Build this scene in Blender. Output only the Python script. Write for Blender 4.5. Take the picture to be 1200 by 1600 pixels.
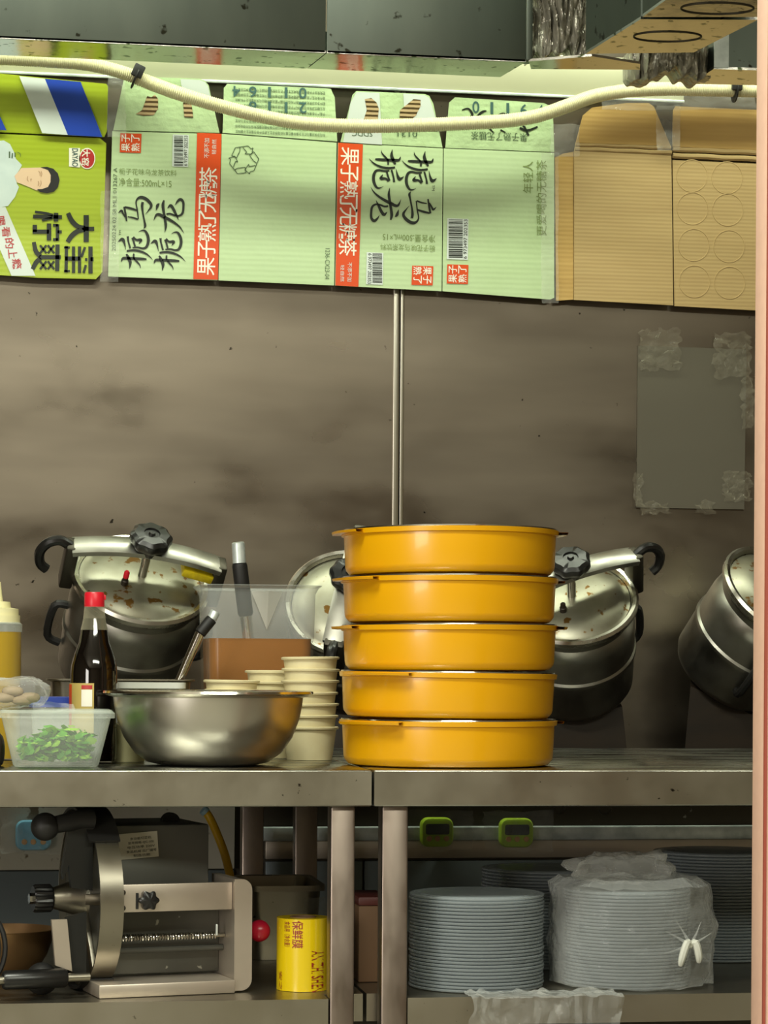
import bpy, bmesh, math, random
from mathutils import Vector, Matrix, noise

for _o in list(bpy.data.objects):
    bpy.data.objects.remove(_o)
S = bpy.context.scene
COL = S.collection
R = math.radians
random.seed(7)

# ------------------------------------------------------------------ camera
F = 3870.0                       # focal length in pixels of the 1200x1600 frame
HZ = 1050.0                      # row of the horizon
YAW, ROLL = R(8.9), R(0.35)
DIST = 3.05
ZC = 0.922
CAM = Vector((-DIST * math.tan(YAW), -DIST, ZC))
CROT = Matrix.Rotation(-YAW, 4, 'Z') @ Matrix.Rotation(R(90), 4, 'X') @ Matrix.Rotation(ROLL, 4, 'Z')
cd = bpy.data.cameras.new('camera')
cam = bpy.data.objects.new('camera', cd)
COL.objects.link(cam)
cam.matrix_world = Matrix.Translation(CAM) @ CROT
cd.sensor_fit = 'VERTICAL'
cd.sensor_height = 24.0
cd.lens = 24.0 * F / 1600.0
cd.shift_y = (HZ - 800.0) / 1600.0
cd.clip_start = 0.05
S.camera = cam

# ------------------------------------------------------------------ world, lamps, exposure
w = bpy.data.worlds.new('world')
S.world = w
w.use_nodes = True
w.node_tree.nodes['Background'].inputs[0].default_value = (0.75, 0.72, 0.62, 1)
w.node_tree.nodes['Background'].inputs[1].default_value = 0.25
S.view_settings.view_transform = 'Standard'
S.view_settings.look = 'None'
S.view_settings.exposure = 0.0
S.view_settings.gamma = 1.0
S.view_settings.use_curve_mapping = False


def area(name, loc, rot, sx, sy, power, col):
    l = bpy.data.lights.new(name, 'AREA')
    l.shape = 'RECTANGLE'
    l.size, l.size_y = sx, sy
    l.energy = power
    l.color = col
    o = bpy.data.objects.new(name, l)
    COL.objects.link(o)
    o.location = loc
    o.rotation_euler = rot
    return o


area('hood_lamp_offscreen', (0.0, 1.0, 2.34), (0, 0, 0), 2.6, 0.10, 22, (0.93, 1.0, 0.78))
area('window_left_offscreen', (-3.45, -4.2, 1.2), (0, R(-90), 0), 1.4, 2.2, 130, (1.0, 0.95, 0.86))
area('ceiling_lamp_kitchen_offscreen', (-0.8, -1.2, 2.73), (0, 0, 0), 1.2, 0.4, 62, (0.98, 1.0, 0.85))
area('ceiling_lamp_hall_offscreen', (0.3, -3.6, 2.73), (0, 0, 0), 2.4, 0.6, 130, (0.98, 1.0, 0.84))


# ------------------------------------------------------------------ helpers
def P(px, py, Y):
    """the point of the plane y = Y that the frame shows at (px, py)"""
    d = CROT.to_3x3() @ Vector(((px - 600) / F, (HZ - py) / F, -1))
    return CAM + d * ((Y - CAM.y) / d.y)


def PZ(px, py, z):
    d = CROT.to_3x3() @ Vector(((px - 600) / F, (HZ - py) / F, -1))
    return CAM + d * ((z - CAM.z) / d.z)


def sc(Y):
    return (DIST + Y) / F * 1.012


def wm(o):
    m = o.matrix_basis.copy()
    return wm(o.parent) @ m if o.parent else m


class MB:
    def __init__(s):
        s.v, s.f = [], []

    def add(s, v, f, M=None):
        b = len(s.v)
        s.v += [(M @ Vector(p)) if M else Vector(p) for p in v]
        s.f += [tuple(i + b for i in q) for q in f]
        return s

    def box(s, x0, x1, y0, y1, z0, z1, bev=0.0, M=None, seg=2):
        bm = bmesh.new()
        bmesh.ops.create_cube(bm, size=1)
        for v in bm.verts:
            v.co = Vector(((x0 + x1) / 2 + v.co.x * (x1 - x0), (y0 + y1) / 2 + v.co.y * (y1 - y0), (z0 + z1) / 2 + v.co.z * (z1 - z0)))
        if bev:
            bmesh.ops.bevel(bm, geom=bm.edges[:], offset=bev, segments=seg, affect='EDGES', profile=0.5)
        return s.addbm(bm, M)

    def addbm(s, bm, M=None):
        bm.verts.index_update()
        s.add([v.co.copy() for v in bm.verts], [[v.index for v in f.verts] for f in bm.faces], M)
        bm.free()
        return s

    def prism(s, pts, d, M=None):
        """polygon of 3-D points pushed along the vector d"""
        n = len(pts)
        pts = [Vector(p) for p in pts]
        d = Vector(d)
        f = [tuple(range(n)), tuple(reversed(range(n, 2 * n)))]
        f += [(i, i + n, (i + 1) % n + n, (i + 1) % n) for i in range(n)]
        return s.add(pts + [p + d for p in pts], f, M)

    def lathe(s, prof, M=None, seg=48, a0=0.0, a1=None):
        full = a1 is None
        n = seg if full else seg + 1
        v, f = [], []
        for k in range(n):
            a = a0 + (2 * math.pi if full else a1 - a0) * k / seg
            for r, z in prof:
                v.append((r * math.cos(a), r * math.sin(a), z))
        m = len(prof)
        for k in range(seg):
            k2 = (k + 1) % n
            for j in range(m - 1):
                f.append((k * m + j, k2 * m + j, k2 * m + j + 1, k * m + j + 1))
        return s.add(v, f, M)

    def tube(s, pts, rad, seg=10, M=None, flat=None, up=None):
        """sweep along points; rad a number or a list; flat = (half width, half thickness) for a strap"""
        pts = [Vector(p) for p in pts]
        n = len(pts)
        v, f = [], []
        ref = None
        for i, p in enumerate(pts):
            t = (pts[min(i + 1, n - 1)] - pts[max(i - 1, 0)]).normalized()
            if up is not None:
                ref = Vector(up)
            elif ref is None:
                ref = Vector((0, 0, 1)) if abs(t.z) < 0.9 else Vector((1, 0, 0))
            b = t.cross(ref).normalized()
            u = b.cross(t).normalized()
            ref = u
            r = rad[i] if isinstance(rad, (list, tuple)) else rad
            for k in range(seg):
                a = 2 * math.pi * (k + 0.5) / seg
                if flat:
                    q = b * (flat[0] * math.copysign(min(1, abs(math.cos(a)) * 1.42), math.cos(a))) + u * (flat[1] * math.copysign(min(1, abs(math.sin(a)) * 1.42), math.sin(a)))
                else:
                    q = b * (r * math.cos(a)) + u * (r * math.sin(a))
                v.append(p + q)
        for i in range(n - 1):
            for k in range(seg):
                k2 = (k + 1) % seg
                f.append((i * seg + k, i * seg + k2, (i + 1) * seg + k2, (i + 1) * seg + k))
        f.append(tuple(reversed(range(seg))))
        f.append(tuple(range((n - 1) * seg, n * seg)))
        return s.add(v, f, M)

    def ball(s, c, r, seg=20, M=None, sq=(1, 1, 1)):
        bm = bmesh.new()
        bmesh.ops.create_uvsphere(bm, u_segments=seg, v_segments=seg // 2, radius=r)
        for v in bm.verts:
            v.co = Vector((v.co.x * sq[0], v.co.y * sq[1], v.co.z * sq[2])) + Vector(c)
        return s.addbm(bm, M)

    def grid(s, fn, nu, nv, M=None):
        v = [fn(i / nu, j / nv) for j in range(nv + 1) for i in range(nu + 1)]
        f = [(j * (nu + 1) + i, j * (nu + 1) + i + 1, (j + 1) * (nu + 1) + i + 1, (j + 1) * (nu + 1) + i) for j in range(nv) for i in range(nu)]
        return s.add(v, f, M)

    def build(s, name, mat, parent=None, local=False, smooth=True, ang=35):
        me = bpy.data.meshes.new(name)
        v = s.v
        if parent is not None and not local:
            inv = wm(parent).inverted()
            v = [inv @ p for p in v]
        me.from_pydata([tuple(p) for p in v], [], s.f)
        me.validate()
        bm = bmesh.new()
        bm.from_mesh(me)
        bmesh.ops.recalc_face_normals(bm, faces=bm.faces)
        bm.to_mesh(me)
        bm.free()
        if smooth:
            me.shade_smooth()
            me.set_sharp_from_angle(angle=R(ang))
        me.materials.append(mat)
        o = bpy.data.objects.new(name, me)
        COL.objects.link(o)
        if parent is not None:
            o.parent = parent
        return o


def tag(o, label=None, cat=None, group=None, kind=None):
    if label: o['label'] = label
    if cat: o['category'] = cat
    if group: o['group'] = group
    if kind: o['kind'] = kind
    return o


def thing(name, label, cat, loc=(0, 0, 0), rz=0.0, group=None):
    o = bpy.data.objects.new(name, None)
    COL.objects.link(o)
    o.empty_display_size = 0.05
    o.location = loc
    o.rotation_euler = (0, 0, rz)
    return tag(o, label, cat, group)


def copy_tree(o, parent=None):
    c = o.copy()
    COL.objects.link(c)
    c.parent = parent
    for ch in list(o.children):
        copy_tree(ch, c)
    return c


def frame(o, x, y, z):
    """matrix with the given axes and origin"""
    x, y, z = Vector(x).normalized(), Vector(y).normalized(), Vector(z).normalized()
    return Matrix(((x.x, y.x, z.x, o[0]), (x.y, y.y, z.y, o[1]), (x.z, y.z, z.z, o[2]), (0, 0, 0, 1)))


def axis_x(c):
    """local z of a lathe turned along +x"""
    return Matrix.Translation(Vector(c)) @ Matrix.Rotation(R(90), 4, 'Y')


# ------------------------------------------------------------------ materials
def lin(c):
    return tuple((x / 255 / 12.92) if x / 255 <= 0.04045 else ((x / 255 + 0.055) / 1.055) ** 2.4 for x in c)


def mat(name, rgb, rough=0.5, metal=0.0, var=None, bump=None, spec=0.5, coat=0.0, rvar=None, spots=None, wave=None, sheen=None):
    """rgb 0..255. var=(scale3, amount, rgb2): noise mix to rgb2; bump=(scale3, strength, dist); rvar=(scale3, lo, hi) roughness noise;
    spots=(scale, threshold, rgb): small dirt marks; wave=(scale, strength, distance) flute relief across z"""
    m = bpy.data.materials.new(name)
    m.use_nodes = True
    nt = m.node_tree
    b = nt.nodes['Principled BSDF']
    c = lin(rgb)
    b.inputs['Base Color'].default_value = (*c, 1)
    b.inputs['Roughness'].default_value = rough
    b.inputs['Metallic'].default_value = metal
    b.inputs['Specular IOR Level'].default_value = spec
    if coat:
        b.inputs['Coat Weight'].default_value = coat
        b.inputs['Coat Roughness'].default_value = 0.08
    tc = nt.nodes.new('ShaderNodeTexCoord')

    def nz(scale, detail=4.0, w_=0.0):
        mp = nt.nodes.new('ShaderNodeMapping')
        mp.inputs['Scale'].default_value = scale if isinstance(scale, tuple) else (scale,) * 3
        mp.inputs['Location'].default_value = (w_, w_ * 0.7, w_ * 1.3)
        nt.links.new(tc.outputs['Object'], mp.inputs['Vector'])
        n = nt.nodes.new('ShaderNodeTexNoise')
        n.inputs['Scale'].default_value = 1.0
        n.inputs['Detail'].default_value = detail
        nt.links.new(mp.outputs[0], n.inputs['Vector'])
        return n.outputs['Fac']

    def ramp(src, lo, hi, a=0.0, bb=1.0):
        r = nt.nodes.new('ShaderNodeMapRange')
        r.inputs['From Min'].default_value = lo
        r.inputs['From Max'].default_value = hi
        r.inputs['To Min'].default_value = a
        r.inputs['To Max'].default_value = bb
        nt.links.new(src, r.inputs['Value'])
        return r.outputs['Result']

    def mix(fac, c1, c2):
        mx = nt.nodes.new('ShaderNodeMix')
        mx.data_type = 'RGBA'
        nt.links.new(fac, mx.inputs['Factor'])
        for i, cc in ((6, c1), (7, c2)):
            if hasattr(cc, 'node'):
                nt.links.new(cc, mx.inputs[i])
            else:
                mx.inputs[i].default_value = (*cc, 1)
        return mx.outputs[2]
    cur = None
    if var:
        lo = 0.62 - 0.25 * var[1]
        cur = mix(ramp(nz(var[0]), 0.35, 0.7, 0, var[1]), c, lin(var[2]))
    if spots:
        cur = mix(ramp(nz(spots[0], 3.0, 3.1), spots[1], spots[1] + 0.04), cur if cur else c, lin(spots[2]))
    if cur:
        nt.links.new(cur, b.inputs['Base Color'])
    if rvar:
        nt.links.new(ramp(nz(rvar[0], 4.0, 1.7), 0.3, 0.7, rvar[1], rvar[2]), b.inputs['Roughness'])
    prev = None
    if bump:
        bp = nt.nodes.new('ShaderNodeBump')
        bp.inputs['Strength'].default_value = bump[1]
        bp.inputs['Distance'].default_value = bump[2]
        nt.links.new(nz(bump[0], bump[3] if len(bump) > 3 else 4.0, 5.3), bp.inputs['Height'])
        prev = bp.outputs[0]
    if wave:
        wv = nt.nodes.new('ShaderNodeTexWave')
        wv.bands_direction = 'Z'
        wv.inputs['Scale'].default_value = wave[0]
        wv.inputs['Distortion'].default_value = 0.6
        nt.links.new(tc.outputs['Object'], wv.inputs['Vector'])
        bp = nt.nodes.new('ShaderNodeBump')
        bp.inputs['Strength'].default_value = wave[1]
        bp.inputs['Distance'].default_value = wave[2]
        nt.links.new(wv.outputs['Fac'], bp.inputs['Height'])
        if prev:
            nt.links.new(prev, bp.inputs['Normal'])
        prev = bp.outputs[0]
    if prev:
        nt.links.new(prev, b.inputs['Normal'])
    return m


def film(name, rgb, opac, rough=0.15, edge=0.35, bump=None, spec=0.6):
    """thin see-through plastic: a clear layer and a cloudy glossy one"""
    m = mat(name, rgb, rough, 0.0, bump=bump, spec=spec)
    nt = m.node_tree
    b = nt.nodes['Principled BSDF']
    out = nt.nodes['Material Output']
    t = nt.nodes.new('ShaderNodeBsdfTransparent')
    mx = nt.nodes.new('ShaderNodeMixShader')
    lw = nt.nodes.new('ShaderNodeLayerWeight')
    lw.inputs['Blend'].default_value = 0.35
    ma = nt.nodes.new('ShaderNodeMath')
    ma.operation = 'MULTIPLY_ADD'
    ma.inputs[1].default_value = edge
    ma.inputs[2].default_value = opac
    ma.use_clamp = True
    nt.links.new(lw.outputs['Facing'], ma.inputs[0])
    nt.links.new(ma.outputs[0], mx.inputs['Fac'])
    nt.links.new(t.outputs[0], mx.inputs[1])
    nt.links.new(b.outputs[0], mx.inputs[2])
    nt.links.new(mx.outputs[0], out.inputs['Surface'])
    return m


M = {}
M['wall_steel'] = mat('wall_steel', (134, 124, 110), 0.3, 1.0, var=((1.1, 1, 6), 0.8, (94, 86, 76)), rvar=((3.5, 2, 7), 0.22, 0.46), bump=((1.2, 1, 4), 0.35, 0.02, 1.5), spots=(60, 0.74, (40, 36, 30)))
M['seam'] = mat('seam', (190, 186, 172), 0.3, 1.0)
M['steel'] = mat('steel', (160, 154, 140), 0.36, 1.0, var=((8, 8, 8), 0.35, (140, 134, 120)), rvar=((14, 14, 14), 0.3, 0.42), spots=(90, 0.72, (60, 54, 46)))
M['steel_top'] = mat('steel_top', (160, 160, 152), 0.22, 1.0, var=((5, 30, 5), 0.7, (110, 108, 98)), rvar=((8, 30, 8), 0.12, 0.4))
M['steel_dark'] = mat('steel_dark', (84, 80, 72), 0.46, 1.0, var=((5, 5, 5), 0.6, (70, 66, 60)), spots=(40, 0.7, (150, 150, 140)))
M['steel_leg'] = mat('steel_leg', (146, 134, 124), 0.36, 1.0, var=((30, 30, 9), 0.5, (118, 104, 96)), rvar=((40, 40, 14), 0.3, 0.46))
M['hood_grey'] = mat('hood_grey', (100, 108, 100), 0.45, 1.0, var=((9, 9, 3), 0.8, (116, 124, 114)), spots=(38, 0.66, (50, 50, 40)))
M['hood_under'] = mat('hood_under', (196, 194, 186), 0.14, 1.0, spots=(55, 0.62, (70, 80, 50)), bump=((20, 20, 20), 0.15, 0.004))
M['galv'] = mat('galv', (232, 240, 238), 0.4, 0.5, var=((30, 30, 30), 0.7, (150, 165, 162)))
M['rail'] = mat('rail', (196, 196, 165), 0.4, 0.25, var=((4, 4, 4), 0.4, (170, 172, 142)))
M['chrome'] = mat('chrome', (215, 213, 206), 0.14, 1.0)
M['alu'] = mat('alu', (200, 197, 186), 0.25, 1.0, var=((30, 30, 30), 0.5, (150, 145, 130)), rvar=((25, 25, 25), 0.15, 0.4))
M['alu_body'] = mat('alu_body', (168, 166, 158), 0.36, 1.0, var=((14, 14, 14), 0.6, (122, 116, 106)), rvar=((20, 20, 20), 0.28, 0.48))
M['lid_metal'] = mat('lid_metal', (160, 158, 142), 0.4, 0.95, var=((12, 12, 12), 0.75, (112, 106, 86)), spots=(42, 0.62, (112, 82, 40)))
M['black'] = mat('black', (20, 20, 20), 0.3, 0.0, var=((60, 60, 60), 0.5, (38, 36, 34)))
M['black_matte'] = mat('black_matte', (26, 25, 24), 0.55)
M['burnt'] = mat('burnt', (46, 36, 26), 0.5, 0.3, var=((9, 9, 30), 0.8, (30, 25, 20)))
M['pink'] = mat('pink', (222, 182, 160), 0.6, 0.0, var=((90, 90, 90), 0.35, (206, 166, 146)))
M['red_trim'] = mat('red_trim', (150, 70, 56), 0.5)
M['lime'] = mat('lime', (160, 178, 34), 0.42, wave=(34, 0.10, 0.001))
M['mint'] = mat('mint', (186, 207, 163), 0.48, var=((5, 5, 5), 0.4, (174, 200, 144)), wave=(34, 0.10, 0.001), bump=((14, 14, 14), 0.25, 0.006))
M['mint_flap'] = mat('mint_flap', (184, 208, 160), 0.35, wave=(34, 0.1, 0.001), bump=((26, 26, 26), 0.5, 0.01))
M['kraft'] = mat('kraft', (178, 152, 102), 0.7, var=((6, 6, 50), 0.5, (164, 136, 88)), wave=(46, 0.18, 0.001))
M['kraft_flap'] = mat('kraft_flap', (190, 156, 92), 0.5, var=((4, 4, 60), 0.6, (170, 134, 72)), wave=(40, 0.15, 0.001))
M['torn'] = mat('torn', (158, 134, 96), 0.8, wave=(40, 0.9, 0.004))
M['taped_card'] = mat('taped_card', (88, 83, 70), 0.5, var=((3, 3, 6), 0.5, (78, 72, 60)))
M['ink'] = mat('ink', (22, 30, 20), 0.5)
M['ink_olive'] = mat('ink_olive', (120, 140, 78), 0.6)
M['ink_green'] = mat('ink_green', (70, 92, 62), 0.6)
M['ink_blue'] = mat('ink_blue', (60, 96, 92), 0.6)
M['orange'] = mat('orange', (212, 72, 14), 0.45)
M['white_ink'] = mat('white_ink', (236, 232, 218), 0.5)
M['pale_print'] = mat('pale_print', (206, 214, 210), 0.45)
M['blue_print'] = mat('blue_print', (24, 62, 168), 0.4)
M['red_print'] = mat('red_print', (176, 40, 40), 0.45)
M['skin'] = mat('skin', (222, 190, 158), 0.5)
M['skin_shade'] = mat('skin_shade', (178, 140, 108), 0.5)
M['hair'] = mat('hair', (22, 20, 20), 0.5)
M['shirt'] = mat('shirt', (202, 216, 214), 0.5, var=((40, 40, 40), 0.5, (182, 198, 200)))
M['hose'] = mat('hose', (228, 222, 182), 0.45)
M['yellow'] = mat('yellow', (220, 160, 2), 0.3, coat=0.2, var=((10, 10, 3), 0.35, (214, 148, 4)), spec=0.5)
M['red_cap'] = mat('red_cap', (206, 26, 44), 0.35)
M['soy'] = mat('soy', (10, 7, 6), 0.06, spec=0.7)
M['glass'] = film('glass', (205, 200, 170), 0.12, 0.05, 0.5)
M['label'] = mat('label', (186, 164, 92), 0.5)
M['milky'] = film('milky', (222, 232, 222), 0.26, 0.22, 0.3)
M['jug'] = film('jug', (214, 220, 216), 0.22, 0.25, 0.25)
M['broth'] = mat('broth', (160, 104, 44), 0.25, var=((5, 5, 5), 0.5, (138, 86, 40)))
M['oil'] = mat('oil', (170, 138, 0), 0.2)
M['clear'] = film('clear', (225, 228, 225), 0.11, 0.08, 0.5, bump=((40, 40, 40), 0.5, 0.01))
M['wrap'] = film('wrap', (225, 225, 218), 0.14, 0.08, 0.5, bump=((60, 60, 60), 0.6, 0.01))
M['wet_plastic'] = film('wet_plastic', (214, 200, 170), 0.06, 0.12, 0.15)
M['timer_film'] = film('timer_film', (235, 238, 230), 0.12, 0.05, 0.6, bump=((60, 60, 60), 0.9, 0.02))
M['tape'] = film('tape', (165, 158, 138), 0.16, 0.12, 0.35, bump=((60, 60, 60), 0.6, 0.01))
M['lid_clear'] = film('lid_clear', (186, 196, 200), 0.28, 0.18, 0.35)
M['silver_film'] = mat('silver_film', (168, 164, 150), 0.2, 0.4, bump=((50, 50, 14), 0.6, 0.02), var=((30, 30, 8), 0.6, (110, 106, 94)))
M['paper'] = mat('paper', (232, 222, 178), 0.6, var=((30, 30, 30), 0.5, (214, 198, 150)))
M['paper_dark'] = mat('paper_dark', (168, 148, 116), 0.6, var=((30, 30, 50), 0.6, (140, 120, 92)))
M['white_plastic'] = mat('white_plastic', (214, 216, 206), 0.35)
M['cream'] = mat('cream', (226, 220, 170), 0.5)
M['blue_plastic'] = mat('blue_plastic', (48, 70, 160), 0.35)
M['chili'] = mat('chili', (96, 40, 22), 0.25, var=((60, 60, 60), 0.8, (150, 74, 40)))
M['greens'] = mat('greens', (96, 176, 30), 0.5, var=((80, 80, 80), 0.7, (44, 110, 20)))
M['greens_pale'] = mat('greens_pale', (160, 214, 70), 0.5)
M['copper'] = mat('copper', (150, 118, 78), 0.4, 0.6, var=((9, 9, 9), 0.6, (122, 90, 58)))
M['machine_grey'] = mat('machine_grey', (92, 92, 86), 0.45, 0.7)
M['machine_alu'] = mat('machine_alu', (196, 184, 170), 0.38, 0.7, var=((20, 20, 20), 0.4, (176, 166, 152)))
M['machine_plate'] = mat('machine_plate', (92, 92, 86), 0.45, 0.7, spots=(70, 0.72, (170, 170, 160)))
M['machine_dark'] = mat('machine_dark', (44, 44, 42), 0.4, 0.6, spots=(70, 0.72, (160, 160, 150)))
M['plate_print'] = mat('plate_print', (168, 164, 148), 0.4, 0.3)
M['red_ball'] = mat('red_ball', (176, 22, 48), 0.3)
M['film_yellow'] = mat('film_yellow', (214, 184, 14), 0.25, coat=0.3)
M['print_red'] = mat('print_red', (140, 40, 20), 0.5)
M['timer_green'] = mat('timer_green', (178, 214, 44), 0.4)
M['timer_blue'] = mat('timer_blue', (120, 190, 222), 0.4)
M['lcd'] = mat('lcd', (42, 56, 54), 0.2)
M['button'] = mat('button', (222, 168, 104), 0.5)
M['white_panel'] = mat('white_panel', (196, 192, 176), 0.45, 0.0, var=((8, 8, 8), 0.5, (174, 168, 150)), spots=(30, 0.68, (110, 92, 70)))
M['grey_panel'] = mat('grey_panel', (120, 130, 134), 0.45, 0.5)
M['brown_card'] = mat('brown_card', (112, 84, 58), 0.7)
M['maroon'] = mat('maroon', (84, 36, 30), 0.5)
M['hose_yellow'] = mat('hose_yellow', (240, 190, 20), 0.35)
M['pale_blue'] = mat('pale_blue', (170, 206, 222), 0.4)
M['marker'] = mat('marker', (52, 44, 24), 0.6)
M['tape_yellow'] = mat('tape_yellow', (214, 190, 16), 0.4, var=((80, 80, 80), 0.6, (150, 130, 20)))
M['floor'] = mat('floor', (150, 146, 132), 0.5)
M['room'] = mat('room', (112, 98, 76), 0.7)
M['ceil'] = mat('ceil', (190, 184, 168), 0.8)


# ------------------------------------------------------------------ print (flat lettering on cards)
def text_mesh(body, offset=0.0, spacing=1.0, line=1.0):
    cu = bpy.data.curves.new('t', 'FONT')
    cu.body = body
    cu.size = 1.0
    cu.offset = offset
    cu.space_character = spacing
    cu.space_line = line
    cu.resolution_u = 3
    o = bpy.data.objects.new('t', cu)
    COL.objects.link(o)
    bpy.context.view_layer.update()
    me = bpy.data.meshes.new_from_object(o.evaluated_get(bpy.context.evaluated_depsgraph_get()))
    v = [p.co.copy() for p in me.vertices]
    f = [tuple(p.vertices) for p in me.polygons]
    bpy.data.objects.remove(o)
    bpy.data.curves.remove(cu)
    bpy.data.meshes.remove(me)
    x0, x1 = min(p.x for p in v), max(p.x for p in v)
    y0, y1 = min(p.y for p in v), max(p.y for p in v)
    return [((p.x - x0) / (x1 - x0), (p.y - y0) / (y1 - y0)) for p in v], f


def uv2px(u, v, rect, way, lean=0.0, slope=0.0):
    x0, y0, x1, y1 = rect
    if way == 'n': px, py = x0 + u * (x1 - x0), y1 - v * (y1 - y0)
    elif way == 'cw': px, py = x0 + v * (x1 - x0), y0 + u * (y1 - y0)
    elif way == 'ccw': px, py = x1 - v * (x1 - x0), y1 - u * (y1 - y0)
    else: px, py = x1 - u * (x1 - x0), y0 + v * (y1 - y0)
    cx, cy = (x0 + x1) / 2, (y0 + y1) / 2
    return px + lean * (cy - py), py + slope * (px - cx)


def print_text(body, rect, way, Y, material, parent, name='lettering', offset=0.0, lean=0.02, slope=0.035, spacing=1.0, line=1.0, mp=None):
    if body == '1':
        x0, y0, x1, y1 = rect
        rect = ((x0 + x1) / 2 - 2.2, y0, (x0 + x1) / 2 + 2.2, y1)
    uv, f = text_mesh(body, offset, spacing, line)
    mb = MB()
    mb.add([(mp or (lambda a, b: P(a, b, Y)))(*uv2px(u, v, rect, way, lean, slope)) for u, v in uv], f)
    return mb.build(name, material, parent, smooth=False)


def smooth_path(pts, n=5):
    out = []
    for i in range(len(pts) - 1):
        p0, p1, p2, p3 = pts[max(i - 1, 0)], pts[i], pts[i + 1], pts[min(i + 2, len(pts) - 1)]
        for k in range(n):
            t = k / n
            out.append(tuple(0.5 * (2 * b + (c - a) * t + (2 * a - 5 * b + 4 * c - d) * t * t + (3 * b - a - 3 * c + d) * t ** 3) for a, b, c, d in zip(p0, p1, p2, p3)))
    out.append(tuple(pts[-1]))
    return out


def ribbon(mb, pts, tr, Y, smooth=True):
    """brush stroke of (x, y, width) points as a flat strip; tr maps to pixels"""
    q = smooth_path(pts) if smooth else pts
    n = len(q)
    v = []
    for i, (x, y, wd) in enumerate(q):
        dx, dy = q[min(i + 1, n - 1)][0] - q[max(i - 1, 0)][0], q[min(i + 1, n - 1)][1] - q[max(i - 1, 0)][1]
        l = math.hypot(dx, dy) or 1
        wd = max(wd, 2)
        for s in (-0.5, 0.5):
            v.append(P(*tr(x - dy / l * wd * s, y + dx / l * wd * s), Y))
    mb.add(v, [(2 * i, 2 * i + 1, 2 * i + 3, 2 * i + 2) for i in range(n - 1)])


def print_poly(polys, Y, material, parent, name):
    mb = MB()
    for pl in polys:
        mb.add([P(x, y, Y) for x, y in pl], [tuple(range(len(pl)))])
    return mb.build(name, material, parent, smooth=False)


def ellipse(cx, cy, rx, ry, n=28, a0=0, a1=360):
    return [(cx + rx * math.cos(R(a0 + (a1 - a0) * k / n)), cy + ry * math.sin(R(a0 + (a1 - a0) * k / n))) for k in range(n if a1 - a0 == 360 else n + 1)]


def card_piece(name, corners, Y, th, material, parent, tilt=0.0):
    """a board of the given outline: front at Y, th thick; tilt brings the top edge forward"""
    ys = [c[1] for c in corners]
    lo, hi = max(ys), min(ys)
    pts = [P(x, y, Y - tilt * (lo - y) / max(1, lo - hi)) for x, y in corners]
    return MB().prism(pts, (0, th, 0)).build(name, material, parent, ang=30)


def crumple(name, px0, px1, py0, py1, Y, material, parent=None, amp=0.02, seed=0, n=18, freq=30, edge=6.0, bulge=0.0):
    """a crinkled sheet of film hanging in front of the plane Y"""
    mb = MB()
    rnd = random.Random(seed)
    off = Vector((rnd.random() * 50, rnd.random() * 50, rnd.random() * 50))

    def fn(u, v):
        x, y = px0 + (px1 - px0) * u, py0 + (py1 - py0) * v
        p = P(x, y, Y)
        a = noise.noise(p * freq + off)
        b = abs(noise.noise(p * freq * 0.6 - off))
        c = noise.noise(p * freq * 2.2 + off)
        p = p + Vector((c, 0, a)) * (edge * sc(Y)) * 1.2
        p.y -= amp * (0.3 + b + 0.35 * a) + bulge * math.sin(math.pi * u) * math.sin(math.pi * v)
        return p
    mb.grid(fn, n, n)
    return mb.build(name, material, parent, ang=25)


# ------------------------------------------------------------------ levels
ZT = 0.80                # table top
ZS = PZ(400, 1565, 0).z if False else P(400, 1565, 0).z   # shelf top
YW = 1.32                # face of the steel wall
YC = 1.292               # face of the cartons

# ------------------------------------------------------------------ room shell
def struct(name, mb, m, label, cat):
    return tag(mb.build(name, m), label, cat, kind='structure')


struct('floor', MB().box(-3.5, 3.5, -7, 1.5, -0.1, 0), M['floor'], 'dark grey kitchen floor', 'floor')
struct('ceiling', MB().box(-3.5, 3.5, -7, 1.5, 2.75, 2.85), M['ceil'], 'pale ceiling of the kitchen', 'ceiling')
struct('wall_rear', MB().box(-3.5, 3.5, -7.1, -7, 0, 2.75), M['room'], 'brownish wall opposite the kitchen counter', 'wall')
struct('wall_left', MB().box(-3.6, -3.5, -7, 1.5, 0, 2.75), M['room'], 'brownish side wall beyond the lime carton', 'wall')
struct('wall_right', MB().box(3.5, 3.6, -7, 1.5, 0, 2.75), M['room'], 'brownish side wall beyond the pink post', 'wall')

wb = struct('wall_back', MB().box(-3.5, 3.5, YW + 0.006, YW + 0.1, 0, 2.75), M['steel_dark'], 'brushed steel sheet wall behind the cookers and cartons', 'wall')
xs0, xs1 = P(613, 700, YW).x, P(630, 700, YW).x
MB().box(-3.4, xs0 + 0.004, YW, YW + 0.005, 0.4, 2.7).build('steel_sheet', M['wall_steel'], wb)
MB().box(xs1 - 0.004, 3.4, YW, YW + 0.005, 0.4, 2.7).build('steel_sheet', M['wall_steel'], wb)
mb = MB()
mb.box(xs0, xs0 + 0.011, YW - 0.005, YW + 0.002, 0.5, 2.6, 0.002)
mb.box(xs0 + 0.013, xs1, YW - 0.004, YW + 0.002, 0.5, 2.6, 0.0015)
mb.build('seam_strip', M['seam'], wb)
# rail along the wall above the cartons
YRL = 1.312
z1 = P(400, 130, YRL).z
mb = MB().box(-1.2, P(1069, 120, YRL).x, YRL, YW - 0.001, z1, z1 + 0.075, 0.002)
rl = tag(mb.build('trim_1', M['rail']), 'pale galvanised rail along the wall above the cartons', 'rail', kind='structure')
MB().box(-1.2, P(1069, 120, YRL).x, YRL - 0.004, YRL + 0.002, z1 - 0.003, z1 + 0.002, 0.001).build('lip', M['galv'], rl)

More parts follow.
